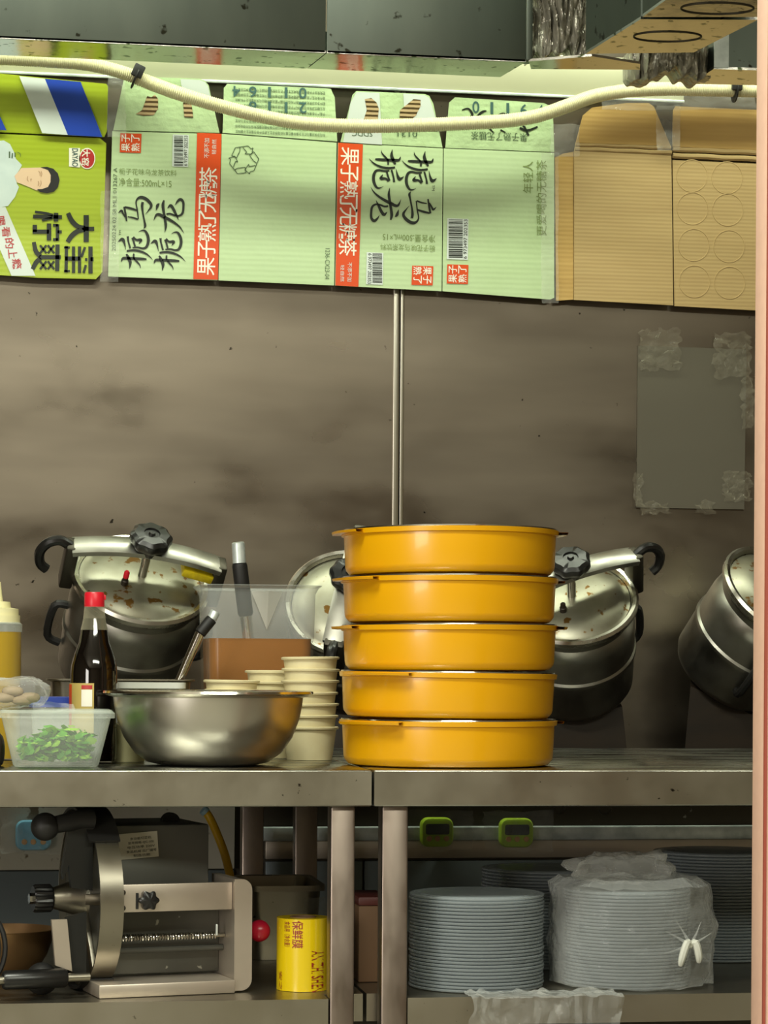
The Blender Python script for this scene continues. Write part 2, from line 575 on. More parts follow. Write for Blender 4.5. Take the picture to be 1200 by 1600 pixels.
# pink post of the serving opening
pj0 = P(1178, 800, -0.55).x
mb = MB().box(pj0, pj0 + 0.16, -0.592, -0.55, 0, 2.75, 0.001)
pk = tag(mb.build('trim_2', M['pink']), 'pale pink upright post of the serving opening', 'post', kind='structure')
MB().box(pj0 - 0.0006, pj0 + 0.0022, -0.5932, -0.5895, 0, 2.75).build('red_line', M['red_trim'], pk)

# ------------------------------------------------------------------ hood
YH = 0.80
zh = P(400, 78, YH).z
x_l, x_s, x_r = -1.3, P(510, 40, YH).x, P(822, 50, YH).x
hd = thing('extractor_hood', 'dark steel extractor hood spanning above the cartons, stained underside', 'hood', (0, YH, zh))
MB().box(x_l, x_s - 0.001, YH, YH + 0.004, zh, zh + 0.34, 0.001).build('front_panel', M['hood_grey'], hd)
MB().box(x_s + 0.001, x_r, YH, YH + 0.004, zh, zh + 0.34, 0.001).build('front_panel', M['hood_grey'], hd)
xd = P(480, 105, YH + 0.1).x
MB().prism([(x_l, YH, zh), (x_s - 0.001, YH, zh), (xd - 0.001, YH + 0.105, zh), (x_l, YH + 0.105, zh)], (0, 0, 0.004)).build('underside', M['hood_under'], hd)
MB().prism([(x_s + 0.001, YH, zh), (x_r, YH, zh), (x_r - 0.02, YH + 0.105, zh), (xd + 0.001, YH + 0.105, zh)], (0, 0, 0.004)).build('underside', M['hood_under'], hd)
MB().box(x_l, x_r - 0.02, YH + 0.101, YH + 0.105, zh + 0.004, zh + 0.06).build('back_lip', M['hood_grey'], hd)
MB().box(x_r + 0.001, P(833, 50, YH).x, YH + 0.002, YH + 0.03, zh + 0.004, zh + 0.34, 0.001).build('end_strip', M['hood_grey'], hd)

# duct boxes hanging at the right of the hood
def duct(name, label, bottom, z, top, wall_m, circ=None):
    pts = [PZ(x, y, z) for x, y in bottom]
    d = thing(name, label, 'duct', (pts[0].x, pts[0].y, z))
    MB().prism([p + Vector((0, 0, 0.004)) for p in pts], (0, 0, top)).build('side_panels', wall_m, d)
    MB().prism(pts, (0, 0, 0.004)).build('bottom_panel', M['hood_under'], d)
    if circ:
        cx, cy, rx, ry = circ
        loop = [PZ(x, y, z) - Vector((0, 0, 0.0006)) for x, y in ellipse(cx, cy, rx, ry, 40)]
        MB().tube(loop + loop[:1], 0.0011, 6).build('drawn_circle', M['marker'], d)
    return d


z_d = P(1000, 83, 0.62).z
duct('duct_box', 'steel duct box with tan underside and a drawn oval, beside the plastic wrap', [(1001, 30), (1184, 31), (1084, 82), (915, 84)], z_d, 0.3, M['hood_grey'], (1043, 57, 53, 8))
duct('duct_box', 'nearer duct box with tan underside and large drawn oval against the pink post', [(1062, -16), (1250, -16), (1186, 26.5), (1004, 26.5)], z_d - 0.008, 0.3, M['hood_grey'], (1121, 13, 57, 9))
dz = P(1150, 109, 0.86).z
b3 = [PZ(x, y, dz) for x, y in ((1115, 108), (1262, 112), (1222, 134), (1078, 131))]
d3 = thing('duct_box', 'low dark duct end with grey corner strip above the hose clip', 'duct', b3[0])
MB().prism([p + Vector((0, 0, 0.004)) for p in b3], (0, 0, 0.3)).build('side_panels', M['hood_grey'], d3)
MB().prism(b3, (0, 0, 0.004)).build('bottom_panel', M['hood_under'], d3)
fx = P(1138, 80, b3[0].y).x
MB().box(b3[0].x, fx, b3[0].y - 0.003, b3[0].y - 0.001, dz + 0.002, dz + 0.07).build('corner_strip', M['galv'], d3)


def wrapped(name, label, px0, px1, py0, py1, Y, seed, hang=0.0):
    """bunched stretch film: a thick body with long wrinkles running down"""
    rnd = random.Random(seed)
    off = Vector((rnd.random() * 40,) * 3)
    mb = MB()
    nu, nv = 60, 26

    def fn(u, v):
        p = P(px0 + (px1 - px0) * u, py0 + (py1 - py0) * v, Y)
        q = Vector((p.x * 90 + 1.2 * noise.noise(p * 20 + off), 0, p.z * 16)) + off
        k = abs(noise.noise(q)) + 0.5 * abs(noise.noise(q * 2.3))
        p.y -= 0.028 * k + 0.03 * math.sin(math.pi * u) - 0.02 * v * v
        p.z += (hang * v * noise.noise(Vector((u * 9, 0, 0)) + off)) * 0.02
        return p
    mb.grid(fn, nu, nv)
    b0 = len(mb.v)
    nn = (nu + 1) * (nv + 1)
    mb.add([Vector((p.x, Y + 0.05, p.z)) for p in mb.v[:nn]], [])
    ring = [i for i in range(nu + 1)] + [j * (nu + 1) + nu for j in range(1, nv + 1)] + [nv * (nu + 1) + i for i in range(nu - 1, -1, -1)] + [j * (nu + 1) for j in range(nv - 1, 0, -1)]
    for i in range(len(ring)):
        a, c = ring[i], ring[(i + 1) % len(ring)]
        mb.f.append((a, c, c + nn, a + nn))
    mb.f.append(tuple(r + nn for r in ring))
    return tag(mb.build(name, M['silver_film'], ang=60), label, 'plastic wrap')


wrapped('plastic_wrap', 'crinkled silvery plastic wrap bunched between hood and duct box', 829, 915, -40, 84, 0.84, 3, 1.0)
wrapped('plastic_wrap', 'crinkled plastic wrap tucked under the duct box by the hose', 985, 1114, 78, 118, 0.90, 9, 1.0)
# tan return under the wrap
mb = MB().prism([PZ(x, y, zh + 0.002) for x, y in ((826, 96), (925, 88), (1000, 100), (1000, 109), (830, 108))], (0, 0, 0.004))
tag(mb.build('drip_tray', M['hood_under']), 'narrow tan drip tray below the bunched plastic wrap', 'tray')

# ------------------------------------------------------------------ cartons
TH = 0.004


def carton(name, label, base_px):
    return thing(name, label, 'carton', P(base_px[0], base_px[1], YC))


lc = carton('flattened_carton', 'lime green flattened drinks carton with printed man and bold black lettering', (60, 435))
lp = card_piece('panel', [(-70, 206), (156, 216), (166, 224), (160, 425), (150, 436), (60, 434), (-70, 425)], YC, TH, M['lime'], lc)
lf = card_piece('flap', [(-70, 108), (166, 131), (169, 135), (167, 205), (163, 214), (-70, 203)], YC, TH, M['lime'], lc, 0.006)
YPf = YC - 0.0075
print_poly([[(30, 119), (70, 123), (106, 211), (66, 208)]], YPf, M['pale_print'], lf, 'white_stripe')
print_poly([[(70, 123), (126, 128), (160, 214), (106, 211)]], YPf, M['blue_print'], lf, 'blue_stripe')
print_poly([[(-40, 160), (-8, 165), (10, 203.5), (-40, 201)]], YPf, M['blue_print'], lf, 'blue_stripe')
YP = YC - 0.0008
T4 = lambda x, y: (x / 6.4, 200 + y / 6.4)
# printed figure lying on its side
print_poly([[T4(x, y) for x, y in [(-60, 130), (40, 125), (100, 160), (140, 240), (160, 310), (220, 370), (200, 410), (150, 480), (170, 560), (190, 590), (150, 690), (80, 780), (-60, 800)]]], YP, M['shirt'], lp, 'printed_shirt')
print_poly([[T4(x, y) for x, y in [(145, 480), (215, 400), (300, 398), (420, 395), (500, 420), (520, 500), (500, 590), (420, 625), (360, 622), (290, 590), (215, 560), (170, 545)]]], YP - 0.0003, M['skin'], lp, 'printed_face')
print_poly([[T4(x, y) for x, y in [(405, 393), (470, 388), (535, 408), (580, 455), (595, 520), (580, 590), (540, 635), (470, 652), (400, 640), (370, 612), (420, 610), (480, 590), (505, 540), (508, 470), (480, 420)]]], YP - 0.0006, M['hair'], lp, 'printed_hair')
mb = MB()
for st in ([(385, 430, 6), (400, 450, 10), (400, 480, 6)], [(380, 530, 6), (388, 555, 10), (380, 580, 6)], [(280, 480, 4), (272, 510, 8), (285, 535, 4)], [(320, 515, 4), (308, 510, 8), (310, 535, 4)], [(410, 430, 5), (418, 460, 8), (408, 490, 4)], [(408, 525, 5), (410, 560, 8), (395, 590, 4)]):
    ribbon(mb, st, T4, YP - 0.0006)
mb.build('printed_features', M['skin_shade'], lp, smooth=False)
mb = MB()
for st in ([(95, 235, 14), (95, 300, 14)], [(125, 250, 12), (120, 300, 14)], [(150, 245, 10), (150, 290, 10)]):
    ribbon(mb, st, T4, YP - 0.0003, False)
ribbon(mb, [(165, 240, 3), (200, 255, 6), (205, 290, 3)], T4, YP - 0.0003)
mb.build('printed_badge', M['ink_green'], lp, smooth=False)
# white slogan band
print_poly([[T4(x, y) for x, y in [(-60, 790), (55, 790), (355, 1478), (115, 1478), (-60, 1080)]]], YP, M['pale_print'], lp, 'white_band')
for ch, rc in (('喝', (-6, 338, 8, 352)), ('看', (3, 354, 16, 370)), ('的', (8, 372, 22, 388)), ('上', (13, 389, 27, 403)), ('瘾', (19, 404, 34, 420))):
    print_text(ch, rc, 'cw', YP - 0.0004, M['red_print'], lp, lean=-0.1, slope=-0.1, offset=0.01)
# bold title
bold = [
    [(862, 870, 52), (862, 1140, 52)], [(942, 1008, 42), (835, 1008, 42)],
    [(850, 1000, 44), (780, 985, 48), (720, 930, 50), (680, 850, 44)], [(850, 1016, 44), (780, 1030, 48), (720, 1075, 50), (675, 1140, 44)],
    [(905, 1185, 42), (905, 1455, 42)], [(935, 1312, 40), (905, 1312, 40)], [(850, 1190, 24), (815, 1290, 24)], [(858, 1370, 24), (835, 1450, 24)], [(862, 1300, 24), (862, 1330, 24)],
    [(795, 1185, 32), (795, 1450, 32)], [(735, 1185, 32), (735, 1450, 32)], [(665, 1180, 32), (660, 1445, 32)], [(650, 1305, 42), (800, 1305, 42)],
    [(640, 1195, 20), (700, 1195, 20)], [(640, 1430, 20), (700, 1430, 20)],
    [(330, 885, 38), (620, 890, 38)], [(560, 848, 46), (560, 935, 46)], [(350, 838, 24), (440, 850, 26), (530, 872, 30)], [(420, 922, 24), (520, 900, 28)],
    [(575, 962, 34), (575, 1128, 34)], [(530, 972, 28), (580, 972, 28)], [(530, 1115, 28), (580, 1115, 28)], [(575, 1038, 32), (618, 1038, 32)],
    [(490, 955, 44), (490, 1125, 44)], [(325, 1036, 42), (490, 1036, 42)], [(348, 968, 44), (348, 1040, 44)],
    [(575, 1165, 42), (572, 1430, 42)], [(608, 1292, 40), (395, 1292, 42)], [(405, 1282, 44), (360, 1235, 46), (338, 1140, 38)], [(405, 1300, 44), (360, 1345, 46), (325, 1412, 40)]]
for cx, cy in ((510, 1212), (432, 1212), (510, 1372), (432, 1372)):
    bold += [[(cx - 32, cy - 40, 22), (cx + 32, cy + 40, 22)], [(cx + 32, cy - 40, 22), (cx - 32, cy + 40, 22)]]
mb = MB()
for st in bold:
    ribbon(mb, st, T4, YP - 0.0003, len(st) > 2)
mb.build('bold_lettering', M['ink'], lp, smooth=False)
# round emblem
print_poly([[T4(x, y) for x, y in ellipse(872, 305, 82, 106)], [T4(x, y) for x, y in [(690, 200), (800, 200), (800, 395), (690, 385)]]], YP, M['white_ink'], lp, 'emblem_ground')
print_poly([[T4(x, y) for x, y in ellipse(872, 305, 72, 95)]], YP - 0.0003, M['red_print'], lp, 'emblem_disc')
print_text('大', (127.5, 233, 141, 245), 'cw', YP - 0.0006, M['white_ink'], lp, offset=0.02, lean=0)
print_text('窑', (127.5, 246.5, 139.5, 259), 'cw', YP - 0.0006, M['white_ink'], lp, offset=0.01, lean=0)
print_text('DAYAO', (112.5, 232, 122, 260), 'cw', YP - 0.0005, M['ink_blue'], lp, offset=0.01, lean=0)
print_text('最新 2-1', (60, 232, 76, 244), 'n', YP - 0.0003, M['pale_print'], lp, lean=0) if False else None

# --- mint green carton sheet, four panels
gc = carton('flattened_carton', 'mint green flattened tea carton of four panels with orange strips', (520, 445))
gp = []
gp.append(card_piece('panel', [(175.5, 205), (345, 209.5), (340, 438), (169, 432)], YC, TH, M['mint'], gc))
gp.append(card_piece('panel', [(346.5, 209), (526, 223), (522, 446), (341.5, 438)], YC, TH, M['mint'], gc))
gp.append(card_piece('panel', [(528, 223), (692, 232), (690, 455), (523.5, 446)], YC, TH, M['mint'], gc))
gp.append(card_piece('panel', [(693.5, 232), (866, 239), (866, 465), (860, 468), (691.5, 455)], YC, TH, M['mint'], gc))
gf = []
gf.append(card_piece('flap', [(177, 203.5), (193, 126), (198, 119), (312, 123), (320, 126), (326, 133), (343, 207.5)], YC, TH, M['mint_flap'], gc, 0.010))
gf.append(card_piece('flap', [(348, 207.5), (350, 137), (355, 131), (510, 138), (517, 139), (523, 152), (527, 221)], YC, TH, M['mint_flap'], gc, 0.004))
gf.append(card_piece('flap', [(532, 222), (551, 148), (557, 142), (664, 147), (671, 150), (677, 162), (691.5, 230.5)], YC, TH, M['mint_flap'], gc, 0.008))
gf.append(card_piece('flap', [(696, 231), (702, 160), (711, 152), (850, 161), (860, 166), (864, 178), (866, 237.5)], YC, TH, M['mint_flap'], gc, 0.010))


def orange_strip(poly, chars, x_c, ys, way, pan, small):
    print_poly([poly], YP, M['orange'], pan, 'orange_strip')
    for ch, y in zip(chars, ys):
        xx = x_c(y)
        print_text(ch, (xx - 14, y - 14, xx + 14, y + 14), way, YP - 0.0003, M['white_ink'], pan, offset=0.004)
    for t, rc in small:
        print_text(t, rc, way, YP - 0.0003, M['pale_print'], pan)


cs = '果子熟了无糖茶'
orange_strip([(308, 207.5), (346, 209), (340.5, 437), (302, 436)], cs, lambda y: 327 - (y - 210) * 0.023, [416, 389, 363, 341, 318, 296, 275], 'ccw', gp[0], [('不添不加', (319, 216, 327, 247)), ('轻自然', (331, 218, 338, 241))])
orange_strip([(528.5, 223), (567, 225.5), (560, 448), (524, 446)], cs, lambda y: 547 - (y - 225) * 0.024, [244, 271, 297, 318, 338, 363, 386], 'cw', gp[2], [('不添不加', (543, 410, 550, 440)), ('轻自然', (532, 414, 538, 440))])


def orange_seal(x, y, way, pan):
    print_poly([[(x, y), (x + 33, y + 1), (x + 32, y + 31), (x - 1, y + 30)]], YP, M['orange'], pan, 'orange_seal')
    h = 14
    cells = {'ccw': ((0, 1), (0, 0), (1, 1), (1, 0)), 'cw': ((1, 0), (1, 1), (0, 0), (0, 1))}[way]
    for ch, (i, j) in zip('果子熟了', cells):
        print_text(ch, (x + 2 + i * 15, y + 1.5 + j * 14, x + 15 + i * 15, y + 14.5 + j * 14), way, YP - 0.0003, M['white_ink'], pan, offset=0.008)


orange_seal(188, 208, 'ccw', gp[0])
orange_seal(644, 415, 'cw', gp[2])
orange_seal(699, 413, 'ccw', gp[3])


def barcode(x0, y0, x1, y1, pan, digits, way, side, seed):
    rnd = random.Random(seed)
    print_poly([[(x0 - 2, y0 - 2), (x1 + 2, y0 - 1), (x1 + 1, y1 + 2), (x0 - 3, y1 + 1)]], YP, M['pale_print'], pan, 'barcode_ground')
    pol = []
    y = y0
    xa, xb = (x0, x1 - 7) if side > 0 else (x0 + 7, x1)
    while y < y1 - 1:
        wd = rnd.choice((0.8, 0.8, 1.4, 2.0))
        pol.append([(xa, y), (xb, y + 0.4), (xb, y + wd + 0.4), (xa, y + wd)])
        y += wd + rnd.choice((0.8, 1.0, 1.6))
    print_poly(pol, YP - 0.0003, M['ink'], pan, 'barcode')
    if digits:
        print_text(digits, (x1 - 5.5, y0, x1, y1) if side > 0 else (x0, y0, x0 + 5.5, y1), way, YP - 0.0003, M['ink'], pan)


barcode(272, 212, 293, 259, gp[0], '6 973497 202353', 'ccw', 1, 1)
barcode(575, 396, 597, 443, gp[2], '6 973497 202353', 'cw', -1, 2)
barcode(701, 343, 730, 404, gp[3], '6 973497 202353', 'ccw', 1, 3)

brush = [
    [(48, 530, 5), (95, 490, 34), (120, 530, 30), (155, 595, 18)], [(140, 430, 30), (160, 540, 32), (178, 655, 24)],
    [(150, 435, 28), (240, 455, 36), (345, 488, 28)], [(195, 585, 14), (280, 600, 26), (355, 628, 24)],
    [(362, 625, 18), (345, 480, 22), (325, 370, 22), (345, 312, 30), (400, 282, 46), (480, 308, 52), (548, 375, 46), (560, 430, 40), (520, 490, 20), (470, 550, 3)],
    [(430, 355, 40), (420, 420, 40), (430, 520, 28), (455, 650, 28), (468, 730, 38), (445, 772, 6)],
    [(692, 378, 10), (660, 412, 46), (638, 492, 4)],
    [(762, 328, 24), (745, 400, 46), (755, 500, 42), (775, 620, 40), (790, 730, 40), (775, 832, 4)],
    [(600, 650, 3), (640, 562, 34), (690, 552, 46), (760, 590, 50), (840, 628, 46), (940, 690, 36), (1020, 760, 24), (1072, 842, 3)],
    [(800, 545, 30), (860, 540, 30), (930, 565, 30), (1000, 570, 30), (1050, 530, 36), (1065, 450, 36), (1062, 360, 40), (1020, 315, 46), (970, 350, 30), (935, 405, 3)],
    [(815, 455, 5), (862, 412, 46), (900, 450, 46), (940, 530, 40), (970, 590, 24), (990, 640, 3)]]
zhi = [
    [(95, 1290, 8), (120, 1238, 40), (200, 1235, 46), (320, 1240, 42), (420, 1245, 42), (490, 1250, 28)],
    [(175, 1168, 26), (212, 1240, 52), (235, 1310, 46), (222, 1402, 5)],
    [(290, 1162, 26), (292, 1230, 30), (340, 1290, 30), (382, 1340, 20), (396, 1392, 3)],
    [(180, 1122, 30), (290, 1110, 36), (400, 1130, 36), (490, 1170, 28), (550, 1220, 15), (586, 1262, 3)],
    [(42, 980, 5), (108, 938, 52), (140, 990, 36), (165, 1102, 3)], [(195, 892, 36), (205, 970, 28), (236, 1082, 30)],
    [(265, 915, 30), (285, 965, 30), (310, 1052, 30)], [(278, 905, 40), (330, 948, 34), (402, 950, 48), (370, 1012, 5)],
    [(270, 1070, 22), (350, 1065, 28), (430, 1080, 32), (485, 1060, 40), (516, 980, 46), (510, 890, 46), (470, 812, 36), (420, 800, 20), (362, 826, 3)]]
brush += zhi + [[(x + 512, y + 28, wd) for x, y, wd in st] for st in zhi]
mb = MB()
for st in brush:
    ribbon(mb, st, lambda x, y: (180 + x / 10, 280 + y / 10), YP)
mb.build('brush_lettering', M['ink'], gp[0], smooth=False)
mb = MB()
for st in brush:
    ribbon(mb, st, lambda x, y: (686.5 - x / 10 * 1.0, 376.5 - y / 10 * 1.0), YP)
mb.build('brush_lettering', M['ink'], gp[2], smooth=False)
print_text('TM', (186, 360, 189, 368), 'ccw', YP, M['ink'], gp[0])
print_text('TM', (675, 289, 679, 298), 'cw', YP, M['ink'], gp[2])
print_text('栀子花味乌龙茶饮料', (186, 264, 276, 274), 'n', YP, M['ink_olive'], gp[0], lean=0)
print_text('净含量:500mL×15', (186, 279, 268, 292), 'n', YP, M['ink_olive'], gp[0], lean=0)
print_text('净含量:500mL×15', (598, 366, 680, 378), '180', YP, M['ink_olive'], gp[2], lean=0)
print_text('栀子花味乌龙茶饮料', (594, 382, 680, 392), '180', YP, M['ink_olive'], gp[2], lean=0)
print_text('20250224 02:58 ML1 013267 A', (176, 262, 182, 392), 'ccw', YP, M['ink_green'], gp[0])
print_text('1236-CX23-04', (508, 388, 515, 436), 'cw', YP, M['ink_green'], gp[1])
print_text('年轻人', (817, 252, 833, 302), 'ccw', YP, M['ink_olive'], gp[3], lean=0.0)
print_text('更爱喝的无糖茶', (838, 250, 854, 368), 'ccw', YP, M['ink_olive'], gp[3], lean=0.0)


# recycling mark: three bent arrows in outline
def recycle(cx, cy, r, pan):
    mb = MB()
    for k in range(3):
        a = R(120 * k - 8)

        def tr(x, y, a=a):
            return cx + (x * math.cos(a) - y * math.sin(a)) * r, cy + (x * math.sin(a) + y * math.cos(a)) * r
        for line in ([(-0.15, -1.0), (-0.5, -1.0), (-0.85, -0.45), (-0.5, -0.25), (-0.2, -0.7), (-0.15, -1.0)],
                     [(-0.15, -1.0), (0.45, -1.0), (0.65, -0.75), (0.8, -0.8), (0.65, -0.35), (0.15, -0.45), (0.3, -0.55), (0.05, -0.95)]):
            ribbon(mb, [(x, y, 0.055) for x, y in line], tr, YP, False) if False else None
            v = []
            for (xa, ya), (xb, yb) in zip(line[:-1], line[1:]):
                l = math.hypot(xb - xa, yb - ya)
                nx, ny = -(yb - ya) / l * 0.028, (xb - xa) / l * 0.028
                mb.add([P(*tr(xa + nx, ya + ny), YP), P(*tr(xb + nx, yb + ny), YP), P(*tr(xb - nx, yb - ny), YP), P(*tr(xa - nx, ya - ny), YP)], [(0, 1, 2, 3)])
    mb.build('recycling_mark', M['ink_green'], pan, smooth=False)


recycle(381, 250, 21, gp[1])

# flap prints (each flap leans a little, so the print sits just proud of its own plane)
def flap_y(tilt, lo, hi):
    return lambda x, y: P(x, y, YC - 0.0008 - tilt * max(0.0, lo - y) / (lo - hi))


f2 = flap_y(0.004, 221, 131)
for k in range(9):
    y0 = 140 + k * 8.2
    random.seed(100 + k)
    line = ''.join(random.choice('果子茶无糖乌龙饮料配净含量生产日期保质贮存条件阴凉干燥处避免阳光') for _ in range(34))
    print_text(line, (368, y0, 508, y0 + 5.2), '180', 0, M['ink_green'], gf[1], mp=f2, lean=0, slope=0.045)
for i, ch in enumerate('01164'):
    print_text(ch, (475 - i * 26 - 8, 137 - i * 0.6, 475 - i * 26 + 4, 154 - i * 0.6), '180', 0, M['ink_blue'], gf[1], mp=lambda x, y: f2(x, y) - Vector((0, 0.0004, 0)), lean=0, offset=0.012)
for i, ch in enumerate('2116'):
    print_text(ch, (475 - i * 26 - 8, 160 - i * 0.6, 475 - i * 26 + 4, 177 - i * 0.6), '180', 0, M['ink_blue'], gf[1], mp=lambda x, y: f2(x, y) - Vector((0, 0.0004, 0)), lean=0, offset=0.012)
f1 = flap_y(0.010, 207, 119)
f3 = flap_y(0.008, 230, 142)
f4 = flap_y(0.010, 237, 152)


def flap_poly(poly, fm, m, pan, name):
    mb = MB()
    mb.add([fm(x, y) for x, y in poly], [tuple(range(len(poly)))])
    return mb.build(name, m, pan, smooth=False)


flap_poly([(282, 123.5), (312, 125), (320, 128), (325, 135), (332, 165), (287, 160)], f1, M['pale_print'], gf[0], 'pale_patch')
flap_poly([(212, 178), (222, 172), (230, 150), (236, 152), (242, 148), (247, 155), (247, 170), (240, 180), (224, 181)], lambda x, y: f1(x, y), M['torn'], gf[0], 'torn_spot')
flap_poly([(286, 160), (299, 161), (302, 184), (288, 183)], lambda x, y: f1(x, y) - Vector((0, 0.0003, 0)), M['torn'], gf[0], 'torn_spot')
flap_poly([(557, 144), (593, 145), (597, 226), (536, 222), (548, 160)], f3, M['pale_print'], gf[2], 'pale_patch')
flap_poly([(630, 146), (663, 148.5), (671, 153), (675, 165), (686, 205), (634, 204)], f3, M['pale_print'], gf[2], 'pale_patch')
e3 = lambda x, y: f3(x, y) - Vector((0, 0.0004, 0))
flap_poly([(570, 155), (580, 153), (588, 160), (592, 170), (590, 188), (568, 188), (573, 172)], e3, M['torn'], gf[2], 'torn_spot')
flap_poly([(625, 172), (640, 160), (646, 155), (657, 156), (657, 166), (650, 180), (640, 190), (624, 189)], e3, M['torn'], gf[2], 'torn_spot')
print_text('SDDC', (550, 205, 582, 213), '180', 0, M['ink_green'], gf[2], mp=e3, lean=0)
print_text('0131', (621, 205, 652, 214), '180', 0, M['ink_green'], gf[2], mp=e3, lean=0)
for i, ch in enumerate('01164'):
    x0 = 738 + i * 25
    print_text(ch, (x0, 158 + i * 1.5, x0 + 11, 177 + i * 1.5), 'n', 0, M['ink_blue'], gf[3], mp=f4, lean=0, offset=0.012)
print_text('茶糖无了熟子果'[::-1], (736, 207, 824, 220), '180', 0, M['ink_green'], gf[3], mp=f4, lean=0)
mb = MB()
for st in ([(722, 172, 2), (732, 170, 3), (738, 180, 4), (730, 186, 2)], [(740, 188, 2), (752, 176, 4), (760, 173, 2)], [(752, 184, 4), (770, 186, 3), (785, 178, 4), (800, 183, 2)], [(764, 200, 3), (771, 207, 2)], [(782, 203, 3), (790, 207, 2)], [(812, 200, 4), (824, 204, 4), (840, 198, 3)], [(818, 196, 4), (826, 212, 3)]):
    q = smooth_path(st)
    v = []
    for i, (x, y, wd) in enumerate(q):
        dx, dy = q[min(i + 1, len(q) - 1)][0] - q[max(i - 1, 0)][0], q[min(i + 1, len(q) - 1)][1] - q[max(i - 1, 0)][1]
        l = math.hypot(dx, dy) or 1
        v += [f4(x - dy / l * wd / 2, y + dx / l * wd / 2), f4(x + dy / l * wd / 2, y - dx / l * wd / 2)]
    mb.add(v, [(2 * i, 2 * i + 1, 2 * i + 3, 2 * i + 2) for i in range(len(q) - 1)])
mb.build('brush_lettering', M['ink'], gf[3], smooth=False)

# --- plain brown carton opened inside out
bc = carton('flattened_carton', 'plain brown cardboard carton opened flat, two panels with pressed circles', (1000, 475))
card_piece('glue_tab', [(867, 246), (880, 240), (896, 237), (896, 468), (869, 470)], YC + 0.002, TH, M['kraft_flap'], bc)
card_piece('panel', [(897, 236), (1049, 243), (1052, 477), (897, 468.5)], YC, TH, M['kraft'], bc)
card_piece('panel', [(1051, 250), (1235, 258), (1235, 488), (1054, 478)], YC, TH, M['kraft'], bc)
card_piece('flap', [(900, 223), (911, 180), (925, 168), (978, 161), (1014, 161), (1022, 167), (1048, 228)], YC, TH, M['kraft_flap'], bc, 0.008)
card_piece('flap', [(1051, 229), (1052, 172), (1056, 166), (1235, 174), (1235, 237)], YC, TH, M['kraft_flap'], bc, 0.006)
for a, b, r in (((899, 226), (1048, 231), 0.004), ((898, 233), (1049, 239), 0.0045), ((1051, 233), (1235, 241), 0.005), ((1051, 243), (1235, 251), 0.005)):
    mb = MB().tube([P(a[0] + (b[0] - a[0]) * t / 14, a[1] + (b[1] - a[1]) * t / 14 + 0.5 * math.sin(t * 1.3), YC + 0.003) for t in range(15)], r, 8)
    mb.build('fold_ridge', M['kraft'], bc)
for cx, cy in ((1081, 275), (1082, 326), (1084, 383), (1085, 440), (1136, 278), (1137, 328), (1139, 385), (1140, 442)):
    loop = [P(x, y, YC + 0.0004) for x, y in ellipse(cx, cy, 24, 25, 32)]
    MB().tube(loop + loop[:1], 0.0011, 6).build('pressed_ring', M['kraft'], bc)
# clear tape between cartons
for k, (a, b, c, d) in enumerate(((157, 185, 300, 440), (860, 905, 195, 245), (1025, 1062, 165, 235), (940, 1180, 146, 172), (168, 196, 120, 215), (845, 872, 240, 474))):
    tag(crumple('clear_tape', a, b, c, d, YC - 0.012 + 0.0 * k, M['wrap'], None, 0.006, 20 + k, 12, 40, 2.0), ('crinkled clear tape bridging the lime and mint cartons', 'clear film patch beside the brown carton glue tab', 'clear film patch between the two brown flaps', 'long strip of clear film along the brown flaps top', 'clear film patch between the lime and mint flaps', 'clear tape along the seam of mint and brown cartons')[k], 'tape')

# ------------------------------------------------------------------ corrugated hose and ties
ctrl = [(-60, 92), (0, 91), (75, 95), (135, 100), (190, 113), (230, 128), (285, 148), (345, 166), (410, 182), (475, 193), (560, 197), (640, 196), (720, 193), (790, 189), (840, 181), (885, 166), (930, 150), (980, 142), (1040, 139), (1110, 140), (1240, 143)]
YHO = 1.245
path = smooth_path([tuple(P(x, y, YHO - (0.018 if 230 < x < 900 else 0.0))) for x, y in ctrl], 60)
pts = [Vector(path[0])]
acc = 0.0
step = 0.00115
for a, b in zip(path[:-1], path[1:]):
    a, b = Vector(a), Vector(b)
    l = (b - a).length
    while acc + l >= step:
        t = (step - acc) / l
        a = a + (b - a) * t
        pts.append(a.copy())
        l = (b - a).length
        acc = 0.0
    acc += l
hm = MB().tube(pts, [0.0118 + (0.0009 if (i % 3) == 0 else -0.0006) for i in range(len(pts))], 14)
tag(hm.build('corrugated_hose', M['hose'], ang=80), 'cream corrugated conduit hose sagging across the cartons', 'hose')
for px, py, lab in ((213, 120, 'black cable tie around the hose above the mint carton'), (1148, 141, 'black cable tie around the hose beside the pink post')):
    c = P(px, py, YHO)
    t = thing('cable_tie', lab, 'cable tie', c)
    ax = (P(px + 10, py + (5 if px < 600 else 0.5), YHO) - c).normalized()
    fr = frame(c, ax, Vector((0, 1, 0)), ax.cross(Vector((0, 1, 0))))
    mb = MB()
    loop = [(0, 0.0135 * math.cos(a), 0.0135 * math.sin(a)) for a in [2 * math.pi * k / 20 for k in range(21)]]
    mb.tube(loop, 0.01, 8, fr, flat=(0.0085, 0.002), up=None)
    mb.build('band', M['black_matte'], t)
    MB().box(-0.01, 0.009, -0.02, -0.012, -0.004, 0.018, 0.002, fr).build('clasp', M['black_matte'], t)

